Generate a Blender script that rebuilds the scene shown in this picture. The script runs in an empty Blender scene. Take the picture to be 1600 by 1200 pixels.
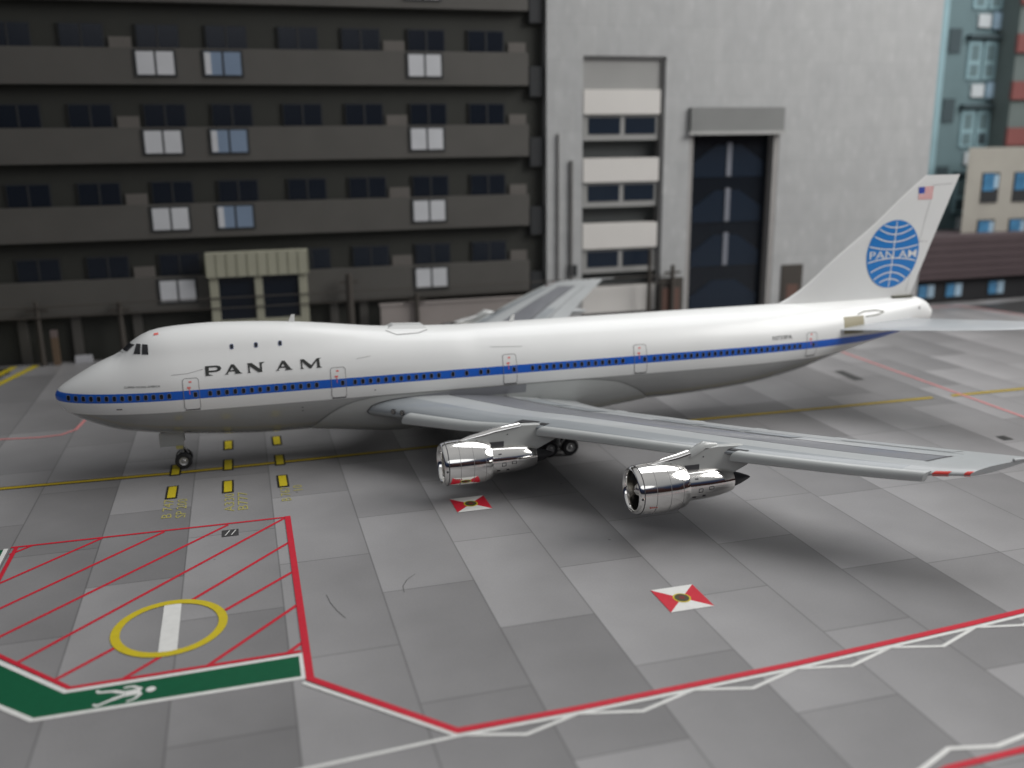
import bpy, bmesh, math, random
import numpy as np
from mathutils import Vector, Matrix
random.seed(7)
SC = bpy.context.scene
COL = SC.collection
# ------------------------------------------------------------------ camera, world, lamps, exposure
def make_camera():
    yaw, pitch, roll = math.radians(15.774), math.radians(-14.560), math.radians(-0.644)
    f = Vector((math.sin(yaw)*math.cos(pitch), math.cos(yaw)*math.cos(pitch), math.sin(pitch)))
    r = Vector((math.cos(yaw), -math.sin(yaw), 0)); u = r.cross(f)
    r2 = math.cos(roll)*r + math.sin(roll)*u; u2 = -math.sin(roll)*r + math.cos(roll)*u
    cd = bpy.data.cameras.new('camera'); c = bpy.data.objects.new('camera', cd); COL.objects.link(c)
    m = Matrix((r2, u2, -f)).transposed().to_4x4(); m.translation = Vector((13.105, -67.42, 22.24))
    c.matrix_world = m
    cd.sensor_width = 36; cd.lens = 36*1488/1600; cd.clip_start = .5; cd.clip_end = 2000
    cd.dof.use_dof = True; cd.dof.focus_distance = 55; cd.dof.aperture_fstop = 0.061; cd.dof.aperture_blades = 0
    SC.camera = c
make_camera()
SC.view_settings.view_transform = 'Standard'; SC.view_settings.look = 'None'
SC.view_settings.exposure = 0.0; SC.view_settings.gamma = 1.0
SC.cycles.max_bounces = 8; SC.cycles.use_denoising = True

def make_world():
    w = bpy.data.worlds.new('World'); SC.world = w; w.use_nodes = True
    nt = w.node_tree; N = nt.nodes; L = nt.links
    bg = N['Background']
    tc = N.new('ShaderNodeTexCoord'); sx = N.new('ShaderNodeSeparateXYZ'); L.new(tc.outputs['Generated'], sx.inputs[0])
    ramp = N.new('ShaderNodeValToRGB'); cr = ramp.color_ramp
    mr = N.new('ShaderNodeMapRange'); mr.inputs[1].default_value = -1; mr.inputs[2].default_value = 1
    nz = N.new('ShaderNodeTexNoise'); nz.inputs['Scale'].default_value = 2.2
    L.new(tc.outputs['Generated'], nz.inputs['Vector'])
    ad = N.new('ShaderNodeMath'); ad.operation = 'MULTIPLY_ADD'; ad.inputs[1].default_value = .14; L.new(nz.outputs[0], ad.inputs[0]); L.new(sx.outputs['Z'], ad.inputs[2])
    L.new(ad.outputs[0], mr.inputs[0]); L.new(mr.outputs[0], ramp.inputs[0])
    cr.elements[0].position = 0.0; cr.elements[0].color = (.03, .03, .028, 1)
    cr.elements[1].position = 1.0; cr.elements[1].color = (.4, .4, .4, 1)
    for p, c in ((.50, (.03, .024, .02, 1)), (.53, (.008, .008, .012, 1)), (.62, (.010, .015, .034, 1)), (.70, (.03, .04, .07, 1)), (.77, (.25, .255, .26, 1)), (.85, (.30, .305, .31, 1))):
        e = cr.elements.new(p); e.color = c
    # patches of warm furniture tones low round the room
    n2 = N.new('ShaderNodeTexNoise'); n2.inputs['Scale'].default_value = 3.1; L.new(tc.outputs['Generated'], n2.inputs['Vector'])
    r2 = N.new('ShaderNodeValToRGB'); r2.color_ramp.elements[0].position = .50; r2.color_ramp.elements[0].color = (1, 1, 1, 1)
    r2.color_ramp.elements[1].position = .56; r2.color_ramp.elements[1].color = (2.6, 1.0, .45, 1); L.new(n2.outputs[0], r2.inputs[0])
    lo = N.new('ShaderNodeMapRange'); lo.inputs[1].default_value = .40; lo.inputs[2].default_value = .30; lo.inputs[3].default_value = 0; lo.inputs[4].default_value = 1; L.new(ad.outputs[0], lo.inputs[0])
    mm = N.new('ShaderNodeMix'); mm.data_type = 'RGBA'; mm.blend_type = 'MULTIPLY'; L.new(lo.outputs[0], mm.inputs[0]); L.new(ramp.outputs[0], mm.inputs[6]); L.new(r2.outputs[0], mm.inputs[7])
    L.new(mm.outputs[2], bg.inputs['Color']); bg.inputs['Strength'].default_value = 1.0
make_world()

def area_light(name, loc, target, sx, sy, power, color):
    ld = bpy.data.lights.new(name, 'AREA'); ld.shape = 'ELLIPSE'; ld.size = sx; ld.size_y = sy
    ld.energy = power; ld.color = color
    o = bpy.data.objects.new(name, ld); COL.objects.link(o); o.location = loc
    o.rotation_euler = (Vector(target)-Vector(loc)).to_track_quat('-Z', 'Y').to_euler()
    return o
# the room's window: a wide soft source above and to the right, and its softer overhead bounce
area_light('window_light', (138, -44, 92), (42, -10, 2), 100, 80, 160000, (1.0, .985, .965))
area_light('overhead_light', (80, 34, 122), (32, -10, 0), 105, 80, 78000, (.98, .99, 1.0))
area_light('camera_side_fill', (10, -150, 75), (32, -5, 5), 130, 45, 15000, (.98, .99, 1.0))  # fill added on the camera side to brighten the fuselage sides

# ------------------------------------------------------------------ helpers
def tag(o, label=None, cat=None, group=None, kind=None):
    if label: o['label'] = label
    if cat: o['category'] = cat
    if group: o['group'] = group
    if kind: o['kind'] = kind
    return o
ROOTS = {}
def empty(name, loc, label, cat, group=None):
    o = bpy.data.objects.new(name, None); COL.objects.link(o); o.location = loc; o.empty_display_size = 1
    ROOTS[o] = Matrix.Translation(Vector(loc)); tag(o, label, cat, group); return o
def mesh(name, V, Fs, mats, parent=None, smooth=False, fm=None):
    me = bpy.data.meshes.new(name); me.from_pydata([tuple(map(float, v)) for v in V], [], [tuple(f) for f in Fs]); me.update()
    if not isinstance(mats, (list, tuple)): mats = [mats]
    for m in mats: me.materials.append(m)
    if fm:
        for p, i in zip(me.polygons, fm): p.material_index = i
    bm = bmesh.new(); bm.from_mesh(me); bmesh.ops.remove_doubles(bm, verts=bm.verts, dist=1e-5)
    bmesh.ops.recalc_face_normals(bm, faces=bm.faces) if name not in FLAT else None
    bm.to_mesh(me); bm.free()
    o = bpy.data.objects.new(name, me); COL.objects.link(o)
    if parent is not None:
        o.parent = parent
        if parent in ROOTS: o.matrix_parent_inverse = ROOTS[parent].inverted()
    if smooth:
        for p in me.polygons: p.use_smooth = True
        try: me.set_sharp_from_angle(angle=math.radians(38))
        except Exception: pass
    return o
FLAT = set()
class MB:
    def __init__(s): s.V = []; s.F = []; s.M = []
    def add(s, V, F, m=0):
        n = len(s.V); s.V += [tuple(v) for v in V]; s.F += [tuple(i+n for i in f) for f in F]; s.M += [m]*len(F); return s
    def box(s, x0, x1, y0, y1, z0, z1, m=0):
        V = [(x, y, z) for z in (z0, z1) for y in (y0, y1) for x in (x0, x1)]
        return s.add(V, [(0, 2, 3, 1), (4, 5, 7, 6), (0, 1, 5, 4), (2, 6, 7, 3), (0, 4, 6, 2), (1, 3, 7, 5)], m)
    def tube(s, a, b, r0, r1=None, n=10, m=0):
        r1 = r0 if r1 is None else r1
        a = Vector(a); b = Vector(b); d = (b-a).normalized(); p = d.orthogonal().normalized(); q = d.cross(p)
        V = [a+(p*math.cos(t)+q*math.sin(t))*r0 for t in [2*math.pi*i/n for i in range(n)]] + [b+(p*math.cos(t)+q*math.sin(t))*r1 for t in [2*math.pi*i/n for i in range(n)]]
        F = [(i, (i+1) % n, n+(i+1) % n, n+i) for i in range(n)] + [tuple(range(n))[::-1], tuple(range(n, 2*n))]
        return s.add(V, F, m)
    def lathe(s, prof, o=(0, 0, 0), n=48, m=0, closed=False):
        # prof: (x, r) about an axis parallel to X
        V = []; F = []; k = len(prof)
        for (x, r) in prof:
            for i in range(n):
                t = 2*math.pi*i/n; V.append((o[0]+x, o[1]+r*math.cos(t), o[2]+r*math.sin(t)))
        for j in range(k-1 if not closed else k):
            j2 = (j+1) % k
            for i in range(n): F.append((j*n+i, j*n+(i+1) % n, j2*n+(i+1) % n, j2*n+i))
        return s.add(V, F, m)
    def prism(s, poly, y0, y1, m=0):
        # poly in (x,z) extruded along y
        n = len(poly); V = [(x, y0, z) for x, z in poly]+[(x, y1, z) for x, z in poly]
        F = [tuple(range(n)), tuple(range(n, 2*n))[::-1]]+[(i, (i+1) % n, n+(i+1) % n, n+i) for i in range(n)]
        return s.add(V, F, m)
    def build(s, name, mats, parent=None, smooth=False): return mesh(name, s.V, s.F, mats, parent, smooth, s.M)

# ------------------------------------------------------------------ materials
def newmat(name):
    m = bpy.data.materials.new(name); m.use_nodes = True; return m, m.node_tree.nodes, m.node_tree.links, m.node_tree.nodes['Principled BSDF']
def mat(name, col, rough=.5, metal=0, coat=0, var=.0, scale=1.0, bump=0.0, spec=.5, alpha=1):
    m, N, L, b = newmat(name)
    b.inputs['Roughness'].default_value = rough; b.inputs['Metallic'].default_value = metal
    b.inputs['Coat Weight'].default_value = coat; b.inputs['Coat Roughness'].default_value = .06
    b.inputs['Specular IOR Level'].default_value = spec; b.inputs['Alpha'].default_value = alpha
    tc = N.new('ShaderNodeTexCoord'); nz = N.new('ShaderNodeTexNoise'); nz.inputs['Scale'].default_value = scale; nz.inputs['Detail'].default_value = 5
    L.new(tc.outputs['Object'], nz.inputs['Vector'])
    mr = N.new('ShaderNodeMapRange'); mr.inputs[3].default_value = 1-var; mr.inputs[4].default_value = 1+var
    mr.inputs[1].default_value = .3; mr.inputs[2].default_value = .7; L.new(nz.outputs[0], mr.inputs[0])
    mx = N.new('ShaderNodeVectorMath'); mx.operation = 'SCALE'; mx.inputs[0].default_value = col[:3]; L.new(mr.outputs[0], mx.inputs['Scale'])
    L.new(mx.outputs[0], b.inputs['Base Color'])
    if bump:
        bp = N.new('ShaderNodeBump'); bp.inputs['Strength'].default_value = bump; bp.inputs['Distance'].default_value = .05
        n2 = N.new('ShaderNodeTexNoise'); n2.inputs['Scale'].default_value = scale*6; L.new(tc.outputs['Object'], n2.inputs['Vector'])
        L.new(n2.outputs[0], bp.inputs['Height']); L.new(bp.outputs[0], b.inputs['Normal'])
    return m
M = {}
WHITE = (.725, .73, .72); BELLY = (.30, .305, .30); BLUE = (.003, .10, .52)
def fuselage_mat():
    m, N, L, b = newmat('fuselage_paint')
    tc = N.new('ShaderNodeTexCoord'); sx = N.new('ShaderNodeSeparateXYZ'); L.new(tc.outputs['Object'], sx.inputs[0])
    def gt(v):
        n = N.new('ShaderNodeMath'); n.operation = 'GREATER_THAN'; n.inputs[1].default_value = v; L.new(sx.outputs['Z'], n.inputs[0]); return n.outputs[0]
    def mix(f, a, c):
        n = N.new('ShaderNodeMix'); n.data_type = 'RGBA'; L.new(f, n.inputs[0])
        for s, v in ((6, a), (7, c)):
            if isinstance(v, tuple): n.inputs[s].default_value = (*v, 1)
            else: L.new(v, n.inputs[s])
        return n.outputs[2]
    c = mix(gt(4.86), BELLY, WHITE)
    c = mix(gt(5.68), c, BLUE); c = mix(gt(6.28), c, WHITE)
    nz = N.new('ShaderNodeTexNoise'); nz.inputs['Scale'].default_value = .35; L.new(tc.outputs['Object'], nz.inputs['Vector'])
    mr = N.new('ShaderNodeMapRange'); mr.inputs[3].default_value = .965; mr.inputs[4].default_value = 1.03; L.new(nz.outputs[0], mr.inputs[0])
    mx = N.new('ShaderNodeVectorMath'); mx.operation = 'SCALE'; L.new(c, mx.inputs[0]); L.new(mr.outputs[0], mx.inputs['Scale'])
    L.new(mx.outputs[0], b.inputs['Base Color'])
    rg = N.new('ShaderNodeMapRange'); rg.inputs[1].default_value = 4.8; rg.inputs[2].default_value = 4.9; rg.inputs[3].default_value = .16; rg.inputs[4].default_value = .40
    L.new(sx.outputs['Z'], rg.inputs[0]); L.new(rg.outputs[0], b.inputs['Roughness'])
    cw = N.new('ShaderNodeMapRange'); cw.inputs[1].default_value = 4.8; cw.inputs[2].default_value = 4.9; cw.inputs[3].default_value = .9; cw.inputs[4].default_value = .22
    L.new(sx.outputs['Z'], cw.inputs[0]); L.new(cw.outputs[0], b.inputs['Coat Weight']); b.inputs['Coat Roughness'].default_value = .1
    return m
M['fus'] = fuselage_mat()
M['white'] = mat('white_gloss_paint', WHITE, .3, coat=.5, var=.02, scale=.4)
M['fairing'] = mat('pale_grey_paint', (.42, .43, .42), .35, coat=.3, var=.03, scale=.5)
M['wlight'] = mat('wing_light_grey', (.36, .375, .38), .38, coat=.2, var=.03, scale=.4)
M['wmid'] = mat('wing_mid_grey', (.26, .28, .295), .35, coat=.3, var=.03, scale=.4)
M['wdark'] = mat('wing_box_grey', (.16, .165, .18), .38, coat=.3, var=.05, scale=.4)
M['line'] = mat('panel_line', (.05, .05, .055), .6)
M['lineg'] = mat('door_line', (.21, .205, .205), .6)
M['black'] = mat('window_black', (.012, .013, .016), .25)
M['winrim'] = mat('window_rim', (.13, .16, .27), .4)
M['chrome'] = mat('polished_metal', (.89, .875, .85), .09, metal=1, var=.015, scale=1.5)
M['chromed'] = mat('brushed_metal', (.72, .70, .66), .2, metal=1, var=.03, scale=1.5)
M['darkmetal'] = mat('dark_metal', (.022, .022, .025), .5)
M['rubber'] = mat('tyre_rubber', (.016, .016, .018), .6)
M['gearg'] = mat('gear_grey', (.36, .36, .36), .4, metal=.2)
M['red'] = mat('red_paint', (.62, .03, .02), .35)
M['redink'] = mat('red_ink', (.75, .16, .14), .5)
M['bluepaint'] = mat('globe_blue', (.018, .19, .54), .35, coat=.4)
M['ink'] = mat('black_ink', (.02, .022, .02), .4)
M['tan'] = mat('tan_metal_plate', (.30, .27, .18), .5)
M['flagred'] = mat('flag_red', (.66, .10, .10), .5); M['flagblue'] = mat('flag_blue', (.03, .06, .35), .5)

# ------------------------------------------------------------------ ground: printed apron sheet
def slab_mat():
    m, N, L, b = newmat('printed_apron')
    at = N.new('ShaderNodeAttribute'); at.attribute_name = 'tone'
    uv = N.new('ShaderNodeUVMap'); uv.uv_map = 'UVMap'; sx = N.new('ShaderNodeSeparateXYZ'); L.new(uv.outputs[0], sx.inputs[0])
    au = N.new('ShaderNodeAttribute'); au.attribute_name = 'dims'; sd = N.new('ShaderNodeSeparateXYZ'); L.new(au.outputs['Vector'], sd.inputs[0])
    def M2(op, a, c):
        n = N.new('ShaderNodeMath'); n.operation = op
        for i, v in enumerate((a, c)):
            if v is None: continue
            if isinstance(v, (int, float)): n.inputs[i].default_value = v
            else: L.new(v, n.inputs[i])
        return n.outputs[0]
    du = M2('MINIMUM', M2('MULTIPLY', sx.outputs[0], sd.outputs[0]), M2('MULTIPLY', M2('SUBTRACT', 1, sx.outputs[0]), sd.outputs[0]))
    dv = M2('MINIMUM', M2('MULTIPLY', sx.outputs[1], sd.outputs[1]), M2('MULTIPLY', M2('SUBTRACT', 1, sx.outputs[1]), sd.outputs[1]))
    d = M2('MINIMUM', du, dv)
    jn = N.new('ShaderNodeMapRange'); jn.inputs[1].default_value = .02; jn.inputs[2].default_value = .055; jn.inputs[3].default_value = .62; jn.inputs[4].default_value = 1; L.new(d, jn.inputs[0])
    # printed tone gradient across each slab, cloudy stains and fine grain
    grad = N.new('ShaderNodeMapRange'); grad.inputs[3].default_value = 1.12; grad.inputs[4].default_value = .86; L.new(sx.outputs[0], grad.inputs[0])
    tc = N.new('ShaderNodeTexCoord')
    nz = N.new('ShaderNodeTexNoise'); nz.inputs['Scale'].default_value = .22; nz.inputs['Detail'].default_value = 4; L.new(tc.outputs['Object'], nz.inputs['Vector'])
    n1 = N.new('ShaderNodeMapRange'); n1.inputs[1].default_value = .3; n1.inputs[2].default_value = .7; n1.inputs[3].default_value = .91; n1.inputs[4].default_value = 1.07; L.new(nz.outputs[0], n1.inputs[0])
    ng = N.new('ShaderNodeTexNoise'); ng.inputs['Scale'].default_value = 9; ng.inputs['Detail'].default_value = 6; L.new(tc.outputs['Object'], ng.inputs['Vector'])
    n2 = N.new('ShaderNodeMapRange'); n2.inputs[1].default_value = .25; n2.inputs[2].default_value = .75; n2.inputs[3].default_value = .95; n2.inputs[4].default_value = 1.05; L.new(ng.outputs[0], n2.inputs[0])
    # sparse specks of dust and scratches
    vo = N.new('ShaderNodeTexVoronoi'); vo.inputs['Scale'].default_value = .28; L.new(tc.outputs['Object'], vo.inputs['Vector'])
    sp = N.new('ShaderNodeMapRange'); sp.inputs[1].default_value = .018; sp.inputs[2].default_value = .03; sp.inputs[3].default_value = .5; sp.inputs[4].default_value = 1; L.new(vo.outputs['Distance'], sp.inputs[0])
    t = M2('MULTIPLY', at.outputs['Fac'], jn.outputs[0]); t = M2('MULTIPLY', t, grad.outputs[0]); t = M2('MULTIPLY', t, n1.outputs[0]); t = M2('MULTIPLY', t, n2.outputs[0]); t = M2('MULTIPLY', t, sp.outputs[0])
    v = N.new('ShaderNodeVectorMath'); v.operation = 'SCALE'; v.inputs[0].default_value = (1.0, .982, .992); L.new(t, v.inputs['Scale'])
    L.new(v.outputs[0], b.inputs['Base Color'])
    b.inputs['Roughness'].default_value = .42; b.inputs['Specular IOR Level'].default_value = .28
    return m
M['slab'] = slab_mat()
def ground():
    xs = [4.07, 8.88, 13.78, 18.65, 23.4, 28.1, 32.85, 37.55, 42.23]
    while xs[0] > -60: xs.insert(0, xs[0]-4.78)
    while xs[-1] < 190: xs.append(xs[-1]+4.72)
    known = {4.07: (-18.3, -7.3), 8.88: (-13.2, -23.7), 13.78: (-18.4, -28.8), 18.65: (-23.3, -33.7), 23.4: (-18.3, -28.6), 28.1: (-23.2, -33.5), 32.85: (-28.3,), 37.55: (-23.0,), 42.23: (-17.6, -27.8)}
    rnd = random.Random(11)
    V = []; F = []; tones = []; dims = []
    y0, y1 = -75, 38.3
    for i in range(len(xs)-1):
        a, c = xs[i], xs[i+1]
        k = known.get(round(a, 2)); off = (k[0] if k else -18.3-5.0*rnd.randint(0, 1)) % 10.2
        ys = [y0]; y = y0 - (y0 % 10.2) + off - 10.2
        while y < y1-.5:
            if y > y0+.5: ys.append(y)
            y += 10.2
        ys.append(y1)
        last = -1
        for j in range(len(ys)-1):
            n = len(V); V += [(a, ys[j], 0), (c, ys[j], 0), (c, ys[j+1], 0), (a, ys[j+1], 0)]; F.append((n, n+1, n+2, n+3))
            while True:
                t = rnd.choice([.183, .203, .225, .243])
                if abs(t-last) > .012: break
            last = t; tones.append(t*rnd.uniform(.97, 1.03)); dims.append((c-a, ys[j+1]-ys[j], 0))
    me = bpy.data.meshes.new('ground'); me.from_pydata(V, [], F); me.materials.append(M['slab'])
    uv = me.uv_layers.new(name='UVMap')
    ta = me.attributes.new('tone', 'FLOAT', 'FACE'); da = me.attributes.new('dims', 'FLOAT_VECTOR', 'FACE')
    for p in me.polygons:
        ta.data[p.index].value = tones[p.index]; da.data[p.index].vector = dims[p.index]
        for li, c in zip(p.loop_indices, ((0, 0), (1, 0), (1, 1), (0, 1))): uv.data[li].uv = c
    o = bpy.data.objects.new('ground', me); COL.objects.link(o); tag(o, 'grey printed airport apron sheet of staggered slabs', 'ground', kind='structure')
ground()
# bare table top reaching beyond the sheet
mesh('table_top', [(-400, -300, -.12), (500, -300, -.12), (500, 400, -.12), (-400, 400, -.12)], [(0, 1, 2, 3)], mat('dark_table', (.05, .045, .04), .5, var=.1, scale=.05))
tag(bpy.data.objects['table_top'], 'dark table top under the apron sheet', 'table', kind='structure')

def ink(name, col, rough=.45): return mat(name, col, rough, var=.05, scale=2.5, spec=.2)
IR = ink('print_red', (.47, .018, .035)); IW = ink('print_white', (.62, .62, .60)); IG = ink('print_green', (.004, .085, .037))
IY = ink('print_yellow', (.50, .40, .02)); IK = ink('print_black', (.02, .018, .015)); IP = ink('print_pink', (.52, .20, .20)); IYF = ink('print_faint_yellow', (.34, .31, .10))
ILN = ink('print_line_yellow', (.40, .29, .02)); ID = ink('print_dark', (.045, .045, .045)); IBR = ink('print_brown', (.06, .055, .03))
def ribbon(mb, pts, w, z, m=0, closed=False):
    P = [Vector((p[0], p[1])) for p in pts]; n = len(P); L_ = []; R_ = []
    for i in range(n):
        if closed: a, c = P[i-1], P[(i+1) % n]
        else: a, c = P[max(i-1, 0)], P[min(i+1, n-1)]
        d1 = (P[i]-a); d2 = (c-P[i])
        d1 = d1.normalized() if d1.length > 1e-6 else d2.normalized(); d2 = d2.normalized() if d2.length > 1e-6 else d1
        t = (d1+d2).normalized(); nn = Vector((-t.y, t.x)); s = 1/max(.35, nn.dot(Vector((-d2.y, d2.x))))
        L_.append(P[i]+nn*w/2*s); R_.append(P[i]-nn*w/2*s)
    V = [(p.x, p.y, z) for p in L_]+[(p.x, p.y, z) for p in R_]
    F = [(n+i, n+(i+1) % n, (i+1) % n, i) for i in range(n if closed else n-1)]
    mb.add(V, F, m)
def poly(mb, pts, z, m=0): mb.add([(x, y, z) for x, y in pts], [tuple(range(len(pts)))], m)
Z1, Z2, Z3, Z4, Z5 = .012, .022, .032, .042, .052
def struct(name, mb, mats, label, cat='marking'):
    return tag(mb.build(name, mats), label, cat, kind='structure')
# yellow lead-in line with thin dark borders
mb = MB(); pts = [(-45, -1.2), (-3.4, -.95), (7.2, -1.25), (16, -1.14), (32, -.85), (48, -.75), (60, -.95), (69.6, -.98)]
ribbon(mb, pts, .62, Z1, 1); ribbon(mb, pts, .40, Z2, 0)
pts = [(71.6, -.98), (110, -1), (190, -1)]; ribbon(mb, pts, .62, Z1, 1); ribbon(mb, pts, .40, Z2, 0)
struct('lead_in_line', mb, [ILN, IK], 'long yellow lead-in line running under the aircraft')
# pink boundary lines
mb = MB(); ribbon(mb, [(73.2, 36), (72.9, 17), (72.72, 3.4), (72.5, -8.2), (72.1, -30)], .28, Z3)
ribbon(mb, [(-30, 10.6), (-5.9, 10.98), (-3.1, 10.6), (-1.56, 10.8), (-.65, 11.9), (-.32, 14.4), (-.2, 30)], .26, Z3)
ribbon(mb, [(85, 37.5), (96, 36.6), (103.7, 35.7), (105, 32), (106.2, 27.5), (111, 10)], .3, Z3)
struct('boundary_line', mb, [IP], 'thin pink boundary lines on the far half of the apron')
mb = MB(); poly(mb, [(104.6, 35.2), (105.6, 31.5), (107.4, 27.6), (125, 30), (140, 36.5), (118, 37.2)], Z1)
poly(mb, [(-30, 37.6), (-10.2, 37.4), (-9.9, 34.6), (-11.2, 31), (-13, 27), (-30, 25)], Z1)
struct('dark_apron_patch', mb, [ID], 'dark asphalt patches at the far corners of the apron')
mb = MB(); ribbon(mb, [(-14, 17), (-9.9, 30.3), (-7.9, 37.6)], .7, Z3); ribbon(mb, [(-16, 22), (-10.8, 34.2), (-10.0, 37.6)], .7, Z3)
struct('yellow_corner_line', mb, [IY], 'two bold yellow lines at the far left corner')
# hatched red box
mb = MB()
for a, c in [((-.6, -12.6), (.4, -11.6)), ((-.45, -16.5), (4.1, -11.7)), ((-.6, -20.4), (7.5, -11.8)), ((.2, -23.25), (11.1, -11.85)), ((2.1, -25.35), (14.4, -11.8)), ((3.97, -27.3), (6.45, -24.9)), ((9.3, -21.4), (14.5, -15.5)), ((6.8, -28.05), (8.3, -26.5)), ((11.0, -22.9), (14.45, -19.5)), ((10.3, -27.95), (14.4, -23.4)), ((13.7, -27.9), (14.45, -27.1))]:
    ribbon(mb, [a, c], .2, Z1+.005)
mb.V = [((x, y, z)) for x, y, z in mb.V]
ribbon(mb, [(-.72, -11.6), (14.7, -11.7)], .2, Z2)
ribbon(mb, [(-.42, -11.62), (-.5, -22.4), (4.74, -28.1), (14.3, -27.93)], .22, Z3)
ribbon(mb, [(14.58, -11.6), (14.52, -30.35), (19.7, -35.74), (24.6, -35.7), (34.7, -35.3), (44.5, -34.6), (60, -33.2), (100, -29)], .34, Z4)
struct('red_safety_line', mb, [IR], 'red hatched equipment box and red safety line across the near apron')
mb = MB()
poly(mb, [(-.95, -11.8), (-.95, -22.75), (4.62, -28.42), (14.25, -28.3), (14.22, -30.05), (3.7, -30.1), (-3.2, -23.4), (-3.2, -11.8)], Z1, 0)
ribbon(mb, [(-.95, -11.7), (-.82, -22.6), (4.63, -28.35), (14.3, -28.2), (14.28, -30.15), (3.66, -30.15), (-3.3, -23.4), (-3.3, -11.8)], .24, Z2, 1)
# walking figure lying along the walkway
def figure(mb, ox, oy):
    def q(pts):
        poly(mb, [(ox+px, oy+py) for px, py in pts], Z2, 1)
    n = 14; poly(mb, [(ox+1.95+.2*math.cos(2*math.pi*i/n), oy+.05+.2*math.sin(2*math.pi*i/n)) for i in range(n)], Z3, 1)
    for a, c, w in [((1.55, .05), (.95, .0), .42), ((.95, .08), (.45, .35), .2), ((.45, .35), (-.15, .42), .15), ((.95, -.08), (.45, -.3), .2), ((.45, -.3), (-.1, -.62), .15), ((1.6, .2), (1.2, .52), .14), ((1.2, .52), (.85, .5), .12), ((1.6, -.12), (1.35, -.5), .14), ((1.35, -.5), (1.05, -.62), .12), ((-.15, .42), (-.2, .62), .13), ((-.1, -.62), (-.22, -.45), .13)]:
        ribbon(mb, [(ox+a[0], oy+a[1]), (ox+c[0], oy+c[1])], w, Z2+.003*random.random(), 1)
figure(mb, 6.1, -29.25)
struct('pedestrian_walkway', mb, [IG, IW], 'green pedestrian walkway with white edges and a walking figure')
# white line under the red one, with zigzag
mb = MB()
ribbon(mb, [(14.2, -30.55), (19.66, -36.05), (24.5, -36.0), (34.6, -35.62), (44.4, -34.92), (60, -33.5), (100, -29.3)], .2, Z3)
up = [(19.77, -36.0), (24.55, -36.0), (29.69, -35.8), (34.65, -35.62), (39.57, -35.3), (44.44, -34.92), (49.3, -34.5), (54.2, -34.0)]
lo = [(22.2, -36.72), (27.08, -36.6), (32.09, -36.42), (37.02, -36.12), (41.87, -35.9), (46.7, -35.4), (51.6, -34.95)]
z = []
for i in range(len(lo)): z += [up[i], (lo[i][0]-.0, lo[i][1])]
ribbon(mb, z, .17, Z2)
ribbon(mb, [(19.6, -36.05), (13.66, -36.4), (0, -37.2)], .17, Z2)
ribbon(mb, [(33, -43.6), (35.18, -42.85), (37.0, -42.1), (38.8, -42.5), (40.6, -42.2), (43, -41.6), (46, -41.7), (60, -40)], .2, Z2)
struct('white_zigzag_line', mb, [IW], 'white line with zigzag beside the red safety line')
mb = MB(); ribbon(mb, [(33.5, -43.8), (36.2, -43.05), (39.6, -42.95), (60, -41.5)], .3, Z3)
struct('red_corner_line', mb, [IR], 'red line at the near right corner of the apron')
mb = MB(); R_ = [(8.5+2.42*math.cos(2*math.pi*i/64), -23.85+2.55*math.sin(2*math.pi*i/64)) for i in range(64)]
ribbon(mb, R_, .42, Z3, 0, closed=True)
poly(mb, [(8.12, -26.28), (8.94, -26.3), (8.92, -21.45), (8.1, -21.42)], Z2, 1)
struct('circle_marking', mb, [IY, IW], 'yellow circle with a white bar inside the hatched box')
# yellow stop markers with black borders
mb = MB()
for x in (7.57, 11.08, 14.62):
    for yc, hh in ((-5.15, 1.2), (-.62, 1.2), (4.05, 1.15)):
        if x < 8 and yc > 3: continue
        mb.box(x-.37, x+.37, yc-hh, yc+hh, Z3-.004, Z3, 1); poly(mb, [(x-.25, yc-hh+.16), (x+.25, yc-hh+.16), (x+.25, yc+hh-.16), (x-.25, yc+hh-.16)], Z4, 0)
struct('stop_marker', mb, [IY, IK], 'small yellow stop bars with black borders by the nose wheel')
def text_obj(name, body, size, bold=0):
    cu = bpy.data.curves.new(name, 'FONT'); cu.body = body; cu.offset = bold; cu.size = size; cu.align_x = 'LEFT'; cu.resolution_u = 2
    o = bpy.data.objects.new(name, cu); COL.objects.link(o)
    dg = bpy.context.evaluated_depsgraph_get(); me = bpy.data.meshes.new_from_object(o.evaluated_get(dg))
    V = [tuple(v.co) for v in me.vertices]; F = [tuple(p.vertices) for p in me.polygons]
    bpy.data.objects.remove(o); bpy.data.curves.remove(cu); bpy.data.meshes.remove(me)
    return V, F
mb = MB()
for x, lines in ((7.15, (('B 747', -9.75, 3.3), ('SP 200', -9.9, 3.3))), (10.85, (('A330', -9.7, 3.2), ('B777', -9.75, 3.3))), (14.35, (('B 767', -9.0, 2.6), ('10', -7.5, 1.25)))):
    for k, (tx, ys, ln) in enumerate(lines):
        V, F = text_obj('t', tx, 1); wx = max(v[0] for v in V); hy = max(v[1] for v in V)
        mb.add([(x+.62+k*.82-.6*v[1]/hy*1.0, ys+v[0]/wx*ln, Z2) for v in V], F)
struct('stop_marker_lettering', mb, [IYF], 'faint yellow aircraft type lettering beside the stop bars')
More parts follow.
